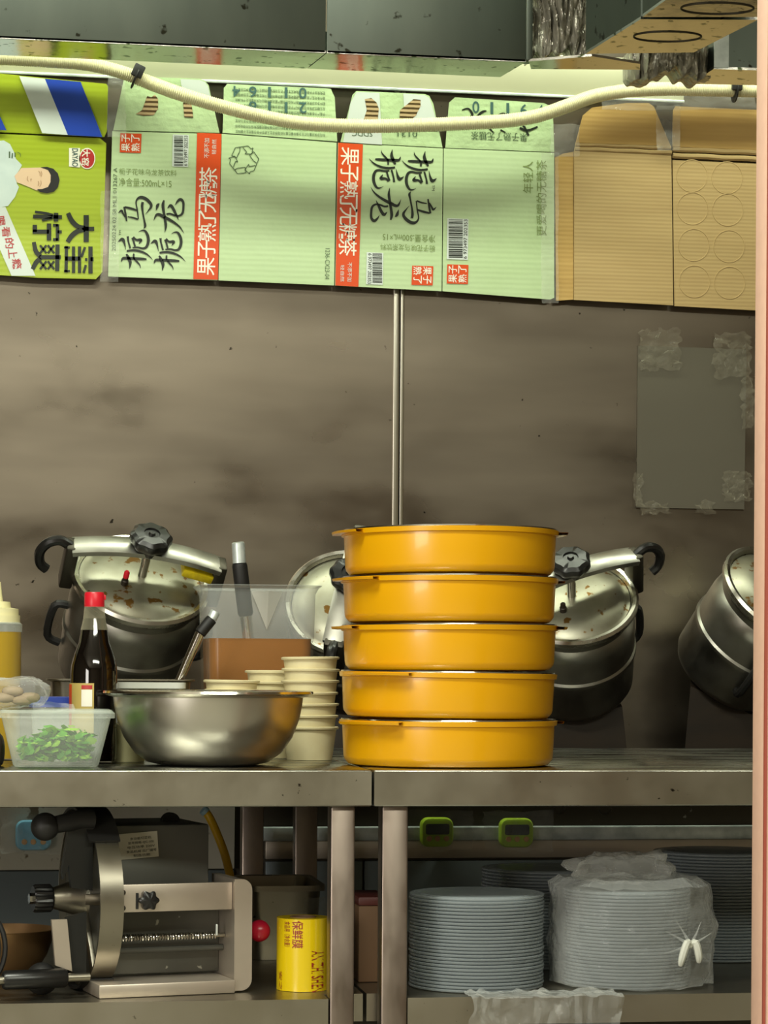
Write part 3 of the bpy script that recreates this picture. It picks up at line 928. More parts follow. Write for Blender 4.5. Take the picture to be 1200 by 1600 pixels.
# ------------------------------------------------------------------ taped plate on the wall
tp = thing('taped_plate', 'grey-brown rectangular card taped to the steel wall', 'card', P(1080, 795, YW))
card_piece('card', [(997, 540), (1166, 546), (1163, 796), (995, 793)], YW - 0.006, 0.005, M['taped_card'], tp)
for k, (a, b, c, d) in enumerate(((998, 1062, 515, 578), (1115, 1172, 520, 590), (1158, 1176, 590, 670), (990, 1004, 740, 790), (1000, 1045, 785, 802), (1085, 1115, 785, 802), (1130, 1172, 738, 785))):
    crumple('tape_piece', a, b, c, d, YW - 0.008, M['tape'], tp, 0.006, 50 + k, 14, 70, 7.0)

# ------------------------------------------------------------------ tables
def table(name, label, xa, xb, fr_legs, re_legs, shelf):
    t = thing(name, label, 'table', ((xa + xb) / 2, 0.44, 0))
    hgt = P(400, 1205, 0).z - P(400, 1263, 0).z
    MB().box(xa, xb, 0.0, 0.885, ZT - hgt, ZT, 0.0025).build('top', M['steel_top'], t)
    MB().box(xa + 0.0005, xb - 0.0005, -0.0012, 0.004, ZT - hgt + 0.002, ZT - 0.002).build('apron', M['steel'], t)
    for x0, x1 in fr_legs:
        MB().box(x0, x1, 0.012, 0.012 + 0.034, 0.0, ZT - hgt, 0.003).build('leg', M['steel_leg'], t)
    for x0, x1 in re_legs:
        MB().box(x0, x1, 0.80, 0.834, 0.0, ZT - hgt, 0.003).build('leg', M['steel_leg'], t)
    MB().prism([(x, y, ZS - 0.035) for x, y in shelf], (0, 0, 0.035)).build('shelf', M['steel'], t)
    return t


X0 = lambda px: P(px, 1300, 0.012).x
X8 = lambda px: P(px, 1330, 0.80).x
XT = lambda px: P(px, 1230, 0).x
table('steel_table', 'steel work table carrying the basin, with the slicer on its shelf', -1.0, XT(581), [(X0(517), X0(555)), (-0.97, -0.935)], [(X8(378), X8(412)), (-0.97, -0.935)], [(-0.99, 0.014), (X0(515), 0.014), (X0(515), 0.06), (XT(580), 0.06), (XT(580), 0.80), (-0.99, 0.80)])
table('steel_table', 'steel work table carrying the yellow basins, with stacked clear dishes on its shelf', XT(584), 1.1, [(X0(597), X0(638)), (1.05, 1.085)], [(X8(461), X8(496)), (1.05, 1.085)], [(1.09, 0.014), (1.09, 0.80), (XT(586), 0.80), (XT(586), 0.06), (X0(639), 0.06), (X0(639), 0.014)])

# stove bench behind the tables
sb = thing('stove_bench', 'long steel stove bench behind the tables with a bright galvanised rail', 'stove', (0, 1.1, 0))
zr0, zr1 = P(800, 1313, 0.9).z, P(800, 1292, 0.9).z
MB().box(-1.6, 1.6, 0.93, YW - 0.002, 0.40, 0.762, 0.003).build('body', M['steel_dark'], sb)
MB().box(P(402, 1300, 0.9).x, 1.5, 0.905, 0.93, zr0, zr1, 0.002).build('rail', M['galv'], sb)
zl = P(800, 1340, 0.92).z
MB().box(P(415, 1330, 0.92).x, 1.5, 0.918, 0.93, zl, zr0 - 0.001, 0.001).build('upper_panel', M['machine_alu'], sb)
for a, b in ((415, 566), (569, 1300)):
    MB().box(P(a, 1400, 0.92).x, P(b, 1400, 0.92).x, 0.92, 0.93, 0.42, zl - 0.004, 0.001).build('lower_panel', M['grey_panel'], sb)
MB().box(-1.55, P(366, 1300, 0.92).x, 0.912, 0.93, P(200, 1358, 0.92).z, 0.755, 0.002).build('white_panel', M['white_panel'], sb)
MB().box(-1.55, P(366, 1300, 0.92).x, 0.92, 0.93, 0.42, P(200, 1360, 0.92).z, 0.002).build('lower_panel', M['grey_panel'], sb)

# ------------------------------------------------------------------ pressure cookers
def cooker(label, px, py, Y, Rr, tilt, roll, spin, knob=1.0, handle=1, flip=1, tape=False):
    t, r = R(tilt), R(roll)
    a = Vector((math.sin(r) * math.cos(t), -math.sin(t), math.cos(r) * math.cos(t)))
    x0 = Vector((math.cos(r), 0, -math.sin(r)))
    y0 = a.cross(x0)
    s_ = R(spin)
    X = x0 * math.cos(s_) + y0 * math.sin(s_)
    Yv = a.cross(X)
    c = P(px, py, Y)
    fr = frame(c, X, Yv, a)
    base = c - a * (1.85 * Rr)
    o = thing('pressure_cooker', label, 'pressure cooker', (base.x, base.y, 0.762), group='tilted pressure cookers')
    k = Rr / 0.113
    pr = [(0.0, -0.208), (0.085, -0.208), (0.098, -0.2), (0.104, -0.188), (0.107, -0.12), (0.110, -0.115), (0.110, -0.108), (0.107, -0.104), (0.108, -0.06), (0.106, -0.045), (0.100, -0.035), (0.101, -0.024), (0.108, -0.018), (0.113, -0.011), (0.1135, -0.004), (0.110, 0.0), (0.105, -0.001), (0.102, -0.006), (0.101, -0.03), (0.0, -0.032)]
    MB().lathe([(p * k, q * k) for p, q in pr], fr, 64).build('pot', M['alu_body'], o)
    rim = [(0.101, -0.010), (0.1085, -0.0175), (0.1138, -0.011), (0.1143, -0.004), (0.1105, 0.0008), (0.1045, -0.0002), (0.101, -0.006), (0.101, -0.010)]
    MB().lathe([(p * k, q * k) for p, q in rim], fr, 64).build('rim', M['alu'], o)
    ld = MB().lathe([(p * k, q * k) for p, q in [(0.1, -0.018), (0.1, -0.008), (0.093, -0.006), (0.088, -0.002), (0.06, 0.004), (0.0, 0.007)]], fr, 56).build('lid', M['lid_metal'], o)
    vx, vy = -0.03 * k, -0.028 * k
    MB().lathe([(0, 0), (0.006, 0), (0.006, 0.01), (0.0045, 0.011), (0.0045, 0.018), (0, 0.018)], fr @ Matrix.Translation((vx, vy, 0.003 * k)), 14).build('valve', M['burnt'], ld)
    if tape:
        MB().lathe([(0, 0.016), (0.0048, 0.016), (0.0048, 0.026), (0.003, 0.029), (0, 0.029)], fr @ Matrix.Translation((vx, vy, 0.003 * k)), 14).build('valve_cap', M['red_cap'], ld)
    # clamp bar arching over the lid
    L = 0.120 * k
    arc = [(x * L, 0, (0.044 + 0.016 * (1 - x * x)) * k) for x in [-1 + i / 12 for i in range(25)]]
    bar = MB().tube(arc, 0.01, 8, fr, flat=(0.021 * k, 0.0075), up=(0, 0, 1)).build('clamp_bar', M['alu_body'], o)
    for sgn in (-1, 1):
        bmesh_ = MB()
        bmesh_.box(sgn * L - 0.011, sgn * L + 0.011, -0.017, 0.017, -0.03 * k, 0.052 * k, 0.004, fr)
        bmesh_.build('clamp_hook', M['steel_dark'], o)
    MB().lathe([(0, 0.006), (0.008, 0.006), (0.008, 0.06), (0, 0.06)], fr, 16).build('screw', M['chrome'], o)
    kb = MB()
    prof = [(0.0, 0.058), (0.022, 0.058), (0.024, 0.066), (0.030, 0.070), (0.0335, 0.078), (0.033, 0.087), (0.027, 0.092), (0.013, 0.093), (0.012, 0.090), (0.006, 0.090), (0.004, 0.094), (0, 0.094)]
    n0 = len(kb.v)
    kb.lathe([(p * k * knob, q * k) for p, q in prof], None, 60)
    for i, v in enumerate(kb.v):
        ang = math.atan2(v.y, v.x)
        rr = math.hypot(v.x, v.y)
        if rr > 0.02 * k:
            g = 1 + 0.045 * math.cos(8 * ang)
            v.x *= g
            v.y *= g
    kb.v = [fr @ v for v in kb.v]
    kb.build('knob', M['black'], o)
    hs = -1 * flip
    hp = smooth_path([(hs * (L + 0.004), 0, 0.046 * k), (hs * (L + 0.022), 0, 0.054 * k), (hs * (L + 0.04), 0, 0.046 * k), (hs * (L + 0.05), 0, 0.026 * k), (hs * (L + 0.046), 0, 0.004 * k), (hs * (L + 0.034), 0, -0.006 * k)], 4)
    MB().tube(hp, 0.0085, 10, fr).build('handle', M['black'], o)
    if tape:
        MB().box(-L + 0.012, -L + 0.042, -0.012, 0.008, 0.053 * k, 0.0545 * k, 0, fr @ Matrix.Rotation(R(-6), 4, 'Y')).build('sticker', M['label'], bar)
        MB().box(0.060 * k, 0.112 * k, -0.020, 0.020, -0.004, 0.012, 0.003, fr @ Matrix.Translation((0, 0, 0.042 * k)) @ Matrix.Rotation(R(10), 4, 'Y')).build('yellow_tape', M['tape_yellow'], bar)
    # side grips of the pot
    for sgn in (-1, 1):
        gp_ = [(sgn * 0.108 * k, y, z * k) for y, z in ((-0.02, -0.16), (-0.02, -0.13), (0.0, -0.12), (0.02, -0.13), (0.02, -0.16))]
        gp_ = [(sgn * 0.106 * k, 0, -0.075 * k), (sgn * 0.128 * k, 0, -0.08 * k), (sgn * 0.130 * k, 0, -0.14 * k), (sgn * 0.108 * k, 0, -0.155 * k)]
        MB().tube(smooth_path(gp_, 4), 0.007, 8, fr).build('side_grip', M['black_matte'], o)
    # sloped iron stand
    ctr = c - a * (0.2085 * k)
    hw, hl = 0.062, 0.078
    q = [ctr + x0 * hw * i + y0 * hl * j for i, j in ((-1, -1), (1, -1), (1, 1), (-1, 1))]
    low = [Vector((p.x + (0.012 if n in (1, 2) else -0.012), min(p.y, YW - 0.01), 0.762)) for n, p in enumerate(q)]
    q = [Vector((p.x, min(p.y, YW - 0.01), p.z)) for p in q]
    MB().add(q + low, [(0, 1, 2, 3), (7, 6, 5, 4), (0, 4, 5, 1), (1, 5, 6, 2), (2, 6, 7, 3), (3, 7, 4, 0)]).build('stand', M['burnt'], o)
    return o


cooker('tilted pressure cooker with red-tipped valve and yellow tape on its clamp bar', 221, 903, 1.04, 0.115, 40, 11, 7, 1.0, 1, 1, True)
cooker('tilted pressure cooker mostly hidden behind the yellow basin stack', 545, 940, 1.06, 0.108, 56, -12, -116, 1.0, 1, -1)
cooker('tilted pressure cooker right beside the yellow basin stack, handle on its right', 893, 934, 1.04, 0.112, 42, -14, 8, 1.0, 1, -1)
cooker('tilted pressure cooker cut off by the pink post', 1224, 925, 1.04, 0.112, 42, 24, 90, 1.0, 1, 1)

# ------------------------------------------------------------------ yellow basins
zb = ZT + 0.0005
hb = 0.0605
cy = 0.153
names = ('bottom basin of the stack, resting on the table', 'fourth basin from the top of the stack', 'third basin from the top of the stack', 'second basin from the top of the stack', 'topmost basin of the stack, empty top open')
tilts = ((0, 0), (0.55, 0), (-0.3, 0.2), (-0.1, 0), (-0.35, -0.3))
ears = ((215, 20), (220, 40), (185, 355), (200, 20), (188, 8))
off = (0, -0.001, 0.001, 0.0005, 0.001)
cx_px = P(700, 1190, cy)
yb_body = yb_rim = yb_ear = yb_bead = None
for i in range(5):
    k = 1.0 + 0.004 * i
    t = thing('yellow_basin', 'glossy yellow round basin, ' + names[i], 'basin', (cx_px.x + off[i], cy, zb + i * (hb + 0.0012)), 0, 'stacked yellow basins')
    if i == 0:
        prof = [(0, 0), (0.122, 0), (0.1315, 0.002), (0.1365, 0.008), (0.1375, 0.012), (0.1395, hb - 0.006), (0.1395, hb - 0.002), (0.1365, hb - 0.002), (0.134, 0.012), (0.128, 0.006), (0, 0.005)]
        yb_body = MB().lathe(prof, None, 96).build('bowl', M['yellow'], t, local=True)
        yb_rim = MB().lathe([(0.1385, hb - 0.0085), (0.1425, hb - 0.0075), (0.1432, hb - 0.0015), (0.139, hb - 0.0008), (0.1385, hb - 0.0085)], None, 96).build('rim', M['yellow'], t, local=True)
        yb_bead = MB().lathe([(0.1352, hb - 0.001), (0.1412, hb - 0.001), (0.1408, hb + 0.0005), (0.1356, hb + 0.0005), (0.1352, hb - 0.001)], None, 96).build('steel_edge', M['chrome'], t, local=True)
        hw = R(21)
        e = MB().lathe([(0.141, hb - 0.0062), (0.1545, hb - 0.0058), (0.1555, hb - 0.0028), (0.141, hb - 0.0022), (0.141, hb - 0.0062)], None, 14, -hw, hw)
        yb_ear = e.build('ear', M['yellow'], t, local=True)
        yb_ear.rotation_euler = (0, 0, R(ears[0][0]))
        e2 = yb_ear.copy()
        COL.objects.link(e2)
        e2.rotation_euler = (0, 0, R(ears[0][1]))
    else:
        for src in (yb_body, yb_rim, yb_bead):
            c = src.copy()
            COL.objects.link(c)
            c.parent = t
        for a in ears[i]:
            c = yb_ear.copy()
            COL.objects.link(c)
            c.parent = t
            c.rotation_euler = (0, 0, R(a))
    t.rotation_euler = (R(tilts[i][1]), R(tilts[i][0]), 0)

# ------------------------------------------------------------------ steel basin
c = P(325, 1195, 0.152)
t = thing('steel_basin', 'wide stainless steel mixing basin at the table front', 'basin', (c.x, 0.152, ZT + 0.0005))
prof = [(0, 0), (0.060, 0), (0.078, 0.004), (0.095, 0.016), (0.109, 0.036), (0.118, 0.06), (0.1215, 0.078), (0.1225, 0.0875), (0.1325, 0.0905), (0.1355, 0.0935), (0.1335, 0.0955), (0.1225, 0.094), (0.120, 0.088), (0.1165, 0.062), (0.107, 0.038), (0.093, 0.018), (0.076, 0.0065), (0, 0.003)]
MB().lathe(prof, None, 96).build('bowl', mat('basin_steel', (196, 192, 182), 0.34, 1.0, rvar=((6, 6, 20), 0.26, 0.40)), t, local=True)
MB().lathe([(0.1325, 0.0905), (0.1362, 0.0925), (0.1355, 0.0955), (0.1325, 0.0965), (0.124, 0.0945), (0.1325, 0.0905)], None, 96).build('rolled_rim', M['chrome'], t, local=True)

# ------------------------------------------------------------------ paper bowls
def stack_bowls(px, Y, py_top, n, Rr, groupname, labtop, lablow, dark, seed):
    rnd = random.Random(seed)
    c = P(px, 1100, Y)
    ztop = P(px, py_top, Y).z
    h = 0.046
    pitch = (ztop - ZT - h) / (n - 1)
    first = None
    for i in range(n):
        top = i == n - 1
        o = thing('paper_bowl', labtop if top else lablow, 'bowl', (c.x + rnd.uniform(-1, 1) * 0.0012 * (i > 0), Y, ZT + 0.0005 + i * pitch), 0, groupname)
        mt = M['paper']
        rb = Rr * 0.80
        th = 0.0002
        lo = pitch * 0.25
        prof = [(0, lo), (rb, lo), (rb, 0), (rb + th, 0), (Rr - 0.0015, h - 0.004), (Rr + 0.0015, h - 0.0035), (Rr + 0.002, h - 0.001), (Rr, h), (Rr - 0.002, h - 0.001), (Rr - 0.0026, h - 0.004), (rb - 0.0007, lo + 0.001), (0, lo + 0.001)]
        MB().lathe(prof, None, 40).build('bowl', mt, o, local=True)
        o.rotation_euler = (rnd.uniform(-1, 1) * R(0.5) * (i > 0), rnd.uniform(-1, 1) * R(0.8) * (i > 0), 0)


stack_bowls(484, 0.34, 1027, 7, 0.0385, 'paper bowls in the tall stack', 'top cream paper bowl of the tall stack beside the yellow basins', 'cream paper bowl lower in the tall stack beside the yellow basins', False, 1)
stack_bowls(425, 0.425, 1048, 6, 0.038, 'paper bowls in the middle stack', 'top cream paper bowl of the middle stack before the jug', 'cream paper bowl lower in the middle stack before the jug', False, 2)
stack_bowls(362, 0.345, 1063, 6, 0.037, 'paper bowls behind the steel basin', 'top cream paper bowl of the short stack behind the steel basin', 'cream paper bowl lower in the short stack behind the steel basin', False, 3)

# ------------------------------------------------------------------ measuring jug with broth
def square_loop(hx, hy, r, z, n=6):
    out = []
    for sx, sy, a0 in ((1, 1, 0), (-1, 1, 90), (-1, -1, 180), (1, -1, 270)):
        for i in range(n + 1):
            a = R(a0 + 90 * i / n)
            out.append(Vector((sx * (hx - r) + r * math.cos(a), sy * (hy - r) + r * math.sin(a), z)))
    return out


def loft(loops, cap0=True, cap1=False):
    mb = MB()
    n = len(loops[0])
    for l in loops:
        mb.v += l
    for j in range(len(loops) - 1):
        for i in range(n):
            mb.f.append((j * n + i, j * n + (i + 1) % n, (j + 1) * n + (i + 1) % n, (j + 1) * n + i))
    if cap0: mb.f.append(tuple(reversed(range(n))))
    if cap1: mb.f.append(tuple(range((len(loops) - 1) * n, len(loops) * n)))
    return mb


YJ = 0.62
cj = P(400, 1100, YJ)
hz = P(400, 915, YJ - 0.08).z - ZT
hx = (P(487, 1000, YJ - 0.08).x - P(313, 1000, YJ - 0.08).x) / 2
t = thing('measuring_jug', 'square translucent plastic jug half full of brown broth', 'jug', (cj.x, YJ, ZT + 0.0005))
lo = [square_loop(hx * (0.93 + 0.07 * q), 0.075 * (0.93 + 0.07 * q), 0.02, hz * q) for q in (0, 0.02, 0.3, 0.6, 0.95)]
lo += [square_loop(hx + 0.004, 0.079, 0.022, hz * 0.985), square_loop(hx + 0.009, 0.084, 0.025, hz), square_loop(hx + 0.008, 0.083, 0.025, hz + 0.001), square_loop(hx, 0.076, 0.02, hz * 0.985)]
hl_ = P(400, 998, YJ - 0.08).z - ZT
ql = hl_ / hz
sq = lambda q: square_loop(hx * (0.93 + 0.07 * q), 0.075 * (0.93 + 0.07 * q), 0.02, hz * q)
loft([sq(ql)] + [l for l in lo if l[0].z > hl_ + 0.001], False).build('jug_body', M['jug'], t, local=True)
loft([l for l in lo if l[0].z < hl_ - 0.001] + [sq(ql)]).build('wetted_wall', M['wet_plastic'], t, local=True)
loft([square_loop(hx * (0.93 + 0.07 * q / hz) - 0.004, 0.075 * (0.93 + 0.07 * q / hz) - 0.004, 0.018, q) for q in (0.004, 0.05, 0.1, hl_)], True, True).build('broth', M['broth'], t, local=True)
# inner pouring fold: a V shaped spout pressed into the far wall
sx_ = P(418, 940, YJ + 0.06).x - cj.x
MB().add([(sx_ - 0.024, 0.068, hz - 0.004), (sx_ + 0.024, 0.068, hz - 0.004), (sx_, 0.045, hz - 0.004), (sx_, 0.068, hz - 0.062)], [(0, 2, 3), (2, 1, 3)]).build('spout_fold', M['white_plastic'], t, local=True)


def ladle(label, p0, p1, p2, p3, rg, grip_m=True):
    """p0 end cap, p1 grip top, p2 grip bottom, p3 end of shaft"""
    d = (p0 - p3).normalized()
    o = thing('ladle', label, 'ladle', p3)
    MB().tube([p1, p0 - d * 0.002, p0], [rg * 0.85, rg * 0.85, rg * 0.7], 16, None).build('end_cap', M['galv'], o)
    MB().tube([p2, p2 + (p1 - p2) * 0.05, p1 - (p1 - p2) * 0.05, p1], [rg * 0.85, rg, rg, rg * 0.9], 16).build('grip', M['black_matte'], o)
    MB().tube([p3, p3 + (p2 - p3) * 0.5, p2], [rg * 0.6, rg * 0.7, rg * 0.8], 12).build('shaft', M['chrome'], o)
    return o


ladle('black-gripped ladle standing in the broth jug', P(372, 847, 0.60), P(374, 880, 0.60), P(384, 962, 0.61), P(407, 1168, 0.625), 0.0115)
ladle('black-gripped ladle leaning out of the chili pan', P(337, 955, 0.47), P(331, 967, 0.47), P(312, 990, 0.47), P(246, 1142, 0.475), 0.0085)

# chili pan
x0, x1 = P(74, 1070, 0.43).x, P(306, 1070, 0.43).x
ztp = P(200, 1062, 0.43).z
t = thing('chili_pan', 'low steel pan with red chili residue behind the soy bottle', 'pan', ((x0 + x1) / 2, 0.49, ZT + 0.0005))
hxp, hp_ = (x1 - x0) / 2, ztp - ZT
loft([square_loop(hxp - 0.012, 0.05, 0.015, 0), square_loop(hxp - 0.006, 0.056, 0.018, hp_ - 0.004), square_loop(hxp, 0.062, 0.02, hp_ - 0.002), square_loop(hxp, 0.062, 0.02, hp_), square_loop(hxp - 0.008, 0.054, 0.016, hp_ - 0.002), square_loop(hxp - 0.012, 0.05, 0.014, 0.004)], True, True).build('pan_body', M['steel'], t, local=True)
loft([square_loop(hxp - 0.0105, 0.0515, 0.014, hp_ - 0.016), square_loop(hxp - 0.0095, 0.0525, 0.014, hp_ - 0.006)], True, True).build('chili_oil', M['chili'], t, local=True)
# white tub before the pan
x0, x1 = P(184, 1070, 0.33).x, P(291, 1070, 0.33).x
zt = P(230, 1067, 0.33).z
t = thing('plastic_tub', 'white oblong plastic tub between soy bottle and chili pan', 'tub', ((x0 + x1) / 2, 0.36, ZT + 0.0005))
hxp, hp_ = (x1 - x0) / 2, zt - ZT
loft([square_loop(hxp - 0.012, 0.026, 0.012, 0), square_loop(hxp - 0.003, 0.033, 0.014, hp_ - 0.008), square_loop(hxp, 0.036, 0.014, hp_ - 0.008), square_loop(hxp, 0.036, 0.014, hp_), square_loop(hxp - 0.004, 0.032, 0.013, hp_), square_loop(hxp - 0.014, 0.024, 0.01, 0.004)], True, True).build('tub_body', M['white_plastic'], t, local=True)
# cream tub low between bottle and basin
c = P(200, 1180, 0.27)
t = thing('cream_tub', 'small cream plastic tub low between soy bottle and steel basin', 'tub', (c.x, 0.27, ZT + 0.0005))
MB().lathe([(0, 0), (0.022, 0), (0.026, 0.045), (0.0275, 0.046), (0.0275, 0.05), (0.0255, 0.05), (0.021, 0.003), (0, 0.003)], None, 32).build('tub_body', M['cream'], t, local=True)

# ------------------------------------------------------------------ soy sauce bottle
YB = 0.243
c = P(146, 1195, YB)
s_ = sc(YB)
t = thing('soy_sauce_bottle', 'dark soy sauce bottle with red cap and tan label', 'bottle', (c.x, YB, ZT + 0.0005))
bz = P(146, 1195, YB).z
zz = lambda py: P(146, py, YB).z - ZT
rr = lambda half: half * s_
prof = [(0, 0), (rr(33), 0), (rr(36), 0.004), (rr(37), 0.01), (rr(37), zz(1052)), (rr(36), zz(1040)), (rr(31), zz(1022)), (rr(24.5), zz(1005)), (rr(21), zz(985)), (rr(17), zz(967)), (rr(15.5), zz(950)), (rr(15), zz(946)), (0, zz(946))]
MB().lathe([(r_ * 0.97, max(z_, 0.002)) for r_, z_ in prof[:10]] + [(0, zz(967))], None, 40).build('soy_sauce', M['soy'], t, local=True)
MB().lathe(prof[8:], None, 32).build('neck', M['glass'], t, local=True)
MB().lathe([(0, zz(949)), (rr(15.2), zz(949)), (rr(15.6), zz(947)), (rr(15.4), zz(929)), (rr(14), zz(926)), (0, zz(926))], None, 36).build('cap', M['red_cap'], t, local=True)
MB().box(rr(12), rr(17.5), -0.004, 0.004, zz(938), zz(930), 0.001).build('cap_tab', M['red_cap'], t, local=True)
MB().lathe([(rr(36.5), zz(1150)), (rr(37.6), zz(1150)), (rr(37.6), zz(1068)), (rr(36.5), zz(1068))], None, 30, R(186), R(268)).build('label_band', M['label'], t, local=True)
MB().lathe([(rr(37.6), zz(1148)), (rr(37.9), zz(1148)), (rr(37.9), zz(1070)), (rr(37.6), zz(1070))], None, 8, R(182), R(205)).build('orange_edge', M['orange'], t, local=True)
MB().lathe([(rr(37.6), zz(1104)), (rr(38), zz(1104)), (rr(38), zz(1078)), (rr(37.6), zz(1078))], None, 10, R(238), R(264)).build('white_patch', M['white_ink'], t, local=True)
MB().lathe([(rr(37.6), zz(1077)), (rr(38), zz(1077)), (rr(38), zz(1071)), (rr(37.6), zz(1071))], None, 10, R(238), R(264)).build('red_heading', M['red_print'], t, local=True)

# squeeze bottle
YQ = 0.34
c = P(-4, 1180, YQ)
s_ = sc(YQ)
zq = lambda py: P(0, py, YQ).z - ZT
t = thing('squeeze_bottle', 'clear squeeze bottle of yellow oil with pale nozzle cap', 'bottle', (c.x, YQ, ZT + 0.0005))
MB().lathe([(0, 0.002), (34 * s_, 0.002), (35 * s_, 0.008), (35 * s_, zq(988)), (0, zq(988))], None, 36).build('oil', M['oil'], t, local=True)
MB().lathe([(0, 0), (35.5 * s_, 0), (36.5 * s_, 0.006), (36.5 * s_, zq(988))], None, 36).build('wetted_wall', M['wet_plastic'], t, local=True)
MB().lathe([(36.5 * s_, zq(988)), (36.5 * s_, zq(976)), (32 * s_, zq(972)), (0, zq(972))], None, 36).build('bottle_body', M['milky'], t, local=True)
MB().lathe([(0, zq(974)), (33 * s_, zq(974)), (33 * s_, zq(962)), (31 * s_, zq(962)), (31 * s_, zq(952)), (19 * s_, zq(950)), (18 * s_, zq(941)), (7 * s_, zq(940)), (3.5 * s_, zq(910)), (0, zq(909))], None, 30).build('nozzle_cap', M['cream'], t, local=True)

# ------------------------------------------------------------------ container of greens
YG = 0.115
x0, x1 = P(-4, 1115, YG - 0.05).x, P(180, 1115, YG - 0.05).x
cxg = (x0 + x1) / 2
hgt = P(90, 1110, YG - 0.05).z - ZT
hxg = (x1 - x0) / 2
t = thing('greens_container', 'clear plastic box of chopped green leaves at the table front', 'container', (cxg, YG, ZT + 0.0005))
lo = [square_loop(hxg * q, 0.062 * q, 0.018 * q, z_) for q, z_ in ((0.70, 0.0), (0.735, 0.003), (0.93, hgt - 0.010))]
lo += [square_loop(hxg, 0.066, 0.02, hgt - 0.010), square_loop(hxg, 0.066, 0.02, hgt - 0.004), square_loop(hxg - 0.004, 0.062, 0.02, hgt), square_loop(hxg * 0.93, 0.058, 0.018, hgt - 0.004)]
loft(lo).build('box_body', M['milky'], t, local=True)
mb = MB()
mb2 = MB()
rnd = random.Random(5)
for k in range(520):
    u, v, z_ = rnd.uniform(-1, 1), rnd.uniform(-1, 1), rnd.random() ** 1.5
    top = 0.040 * (0.55 + 0.45 * math.cos(u * 1.6 - 0.3)) + 0.01 * noise.noise(Vector((u * 4, v * 4, 0)))
    z_ = 0.006 + z_ * top
    q = 0.53 + 0.2 * z_ / hgt
    p = Vector((u * hxg * q, v * 0.060 * (q - 0.03), z_ + 0.004))
    rt = Matrix.Rotation(rnd.uniform(0, 6.3), 4, 'Z') @ Matrix.Rotation(rnd.uniform(-1.2, 1.2), 4, 'X')
    l, wd = rnd.uniform(0.005, 0.012), rnd.uniform(0.003, 0.007)
    (mb if rnd.random() < 0.7 else mb2).add([(-l, 0, 0), (-l * 0.3, -wd, 0.001), (l * 0.6, -wd * 0.7, 0), (l, 0, 0.0015), (l * 0.6, wd * 0.7, 0), (-l * 0.3, wd, 0.001)], [(0, 1, 2, 3, 4, 5)], Matrix.Translation(p + Vector((cxg, YG, ZT))) @ rt)
gs = thing('chopped_greens', 'chopped bright green leaves inside the clear plastic box', 'greens', (cxg, YG, ZT + 0.006))
gs['kind'] = 'stuff'
mb.build('leaves', M['greens'], gs)['kind'] = 'stuff'
mb2.build('pale_leaves', M['greens_pale'], gs)['kind'] = 'stuff'


# bag of something on the box, and a blue lid
def blob(name, c, rad, seed, material, parent=None, amp=0.25, freq=22, pw=0.8, seg=30, loc=False):
    rnd = random.Random(seed)
    off = Vector((rnd.random() * 30, rnd.random() * 30, rnd.random() * 30))
    mb = MB().ball((0, 0, 0), 1.0, seg)
    sg = lambda a: math.copysign(abs(a) ** pw, a)
    for i, v in enumerate(mb.v):
        d = Vector((sg(v.x) * rad[0], sg(v.y) * rad[1], sg(v.z) * rad[2]))
        k = 1 + amp * (abs(noise.noise(d * freq + off)) - 0.35) + amp * 0.5 * noise.noise(d * freq * 2.3 + off)
        mb.v[i] = d * k + Vector(c)
    return mb.build(name, material, parent, local=loc, ang=28)


pb = thing('plastic_bag', 'crumpled clear plastic bag with brown contents on the greens box', 'bag', P(28, 1108, 0.16))
blob('bag_film', P(24, 1082, 0.17), (0.045, 0.035, 0.021), 4, M['clear'], pb, 0.35, 30, 0.75)
for k, (x, y) in enumerate(((8, 1090), (34, 1094), (46, 1090), (20, 1080))):
    blob('brown_piece', P(x, y, 0.17), (0.014, 0.009, 0.007), 30 + k, M['paper_dark'], pb, 0.15, 20, 0.9, 16)
c = P(84, 1096, 0.285)
t = thing('lidded_tub', 'low tub with a blue lid beside the soy bottle', 'tub', (c.x, 0.285, ZT + 0.0005))
hl2 = P(84, 1089, 0.285).z - ZT
loft([square_loop(0.026, 0.022, 0.008, 0), square_loop(0.03, 0.025, 0.008, hl2 - 0.014)], True, True).build('tub_body', M['milky'], t, local=True)
loft([square_loop(0.033, 0.028, 0.008, hl2 - 0.014), square_loop(0.033, 0.028, 0.008, hl2 - 0.001), square_loop(0.031, 0.026, 0.007, hl2)], True, True).build('lid', M['blue_plastic'], t, local=True)
fl = tag(crumple('food_wrap', 52, 116, 1098, 1112, 0.15, M['clear'], None, 0.02, 71, 16, 60, 3.0), 'crinkled clear food wrap along the greens box rim', 'wrap')
blob('brown_bundle', P(-4, 1172, 0.12), (0.010, 0.02, 0.022), 12, M['burnt'], None, 0.2, 30, 0.9, 18)
tag(bpy.data.objects['brown_bundle'], 'small dark brown bundle left of the greens box', 'bundle')

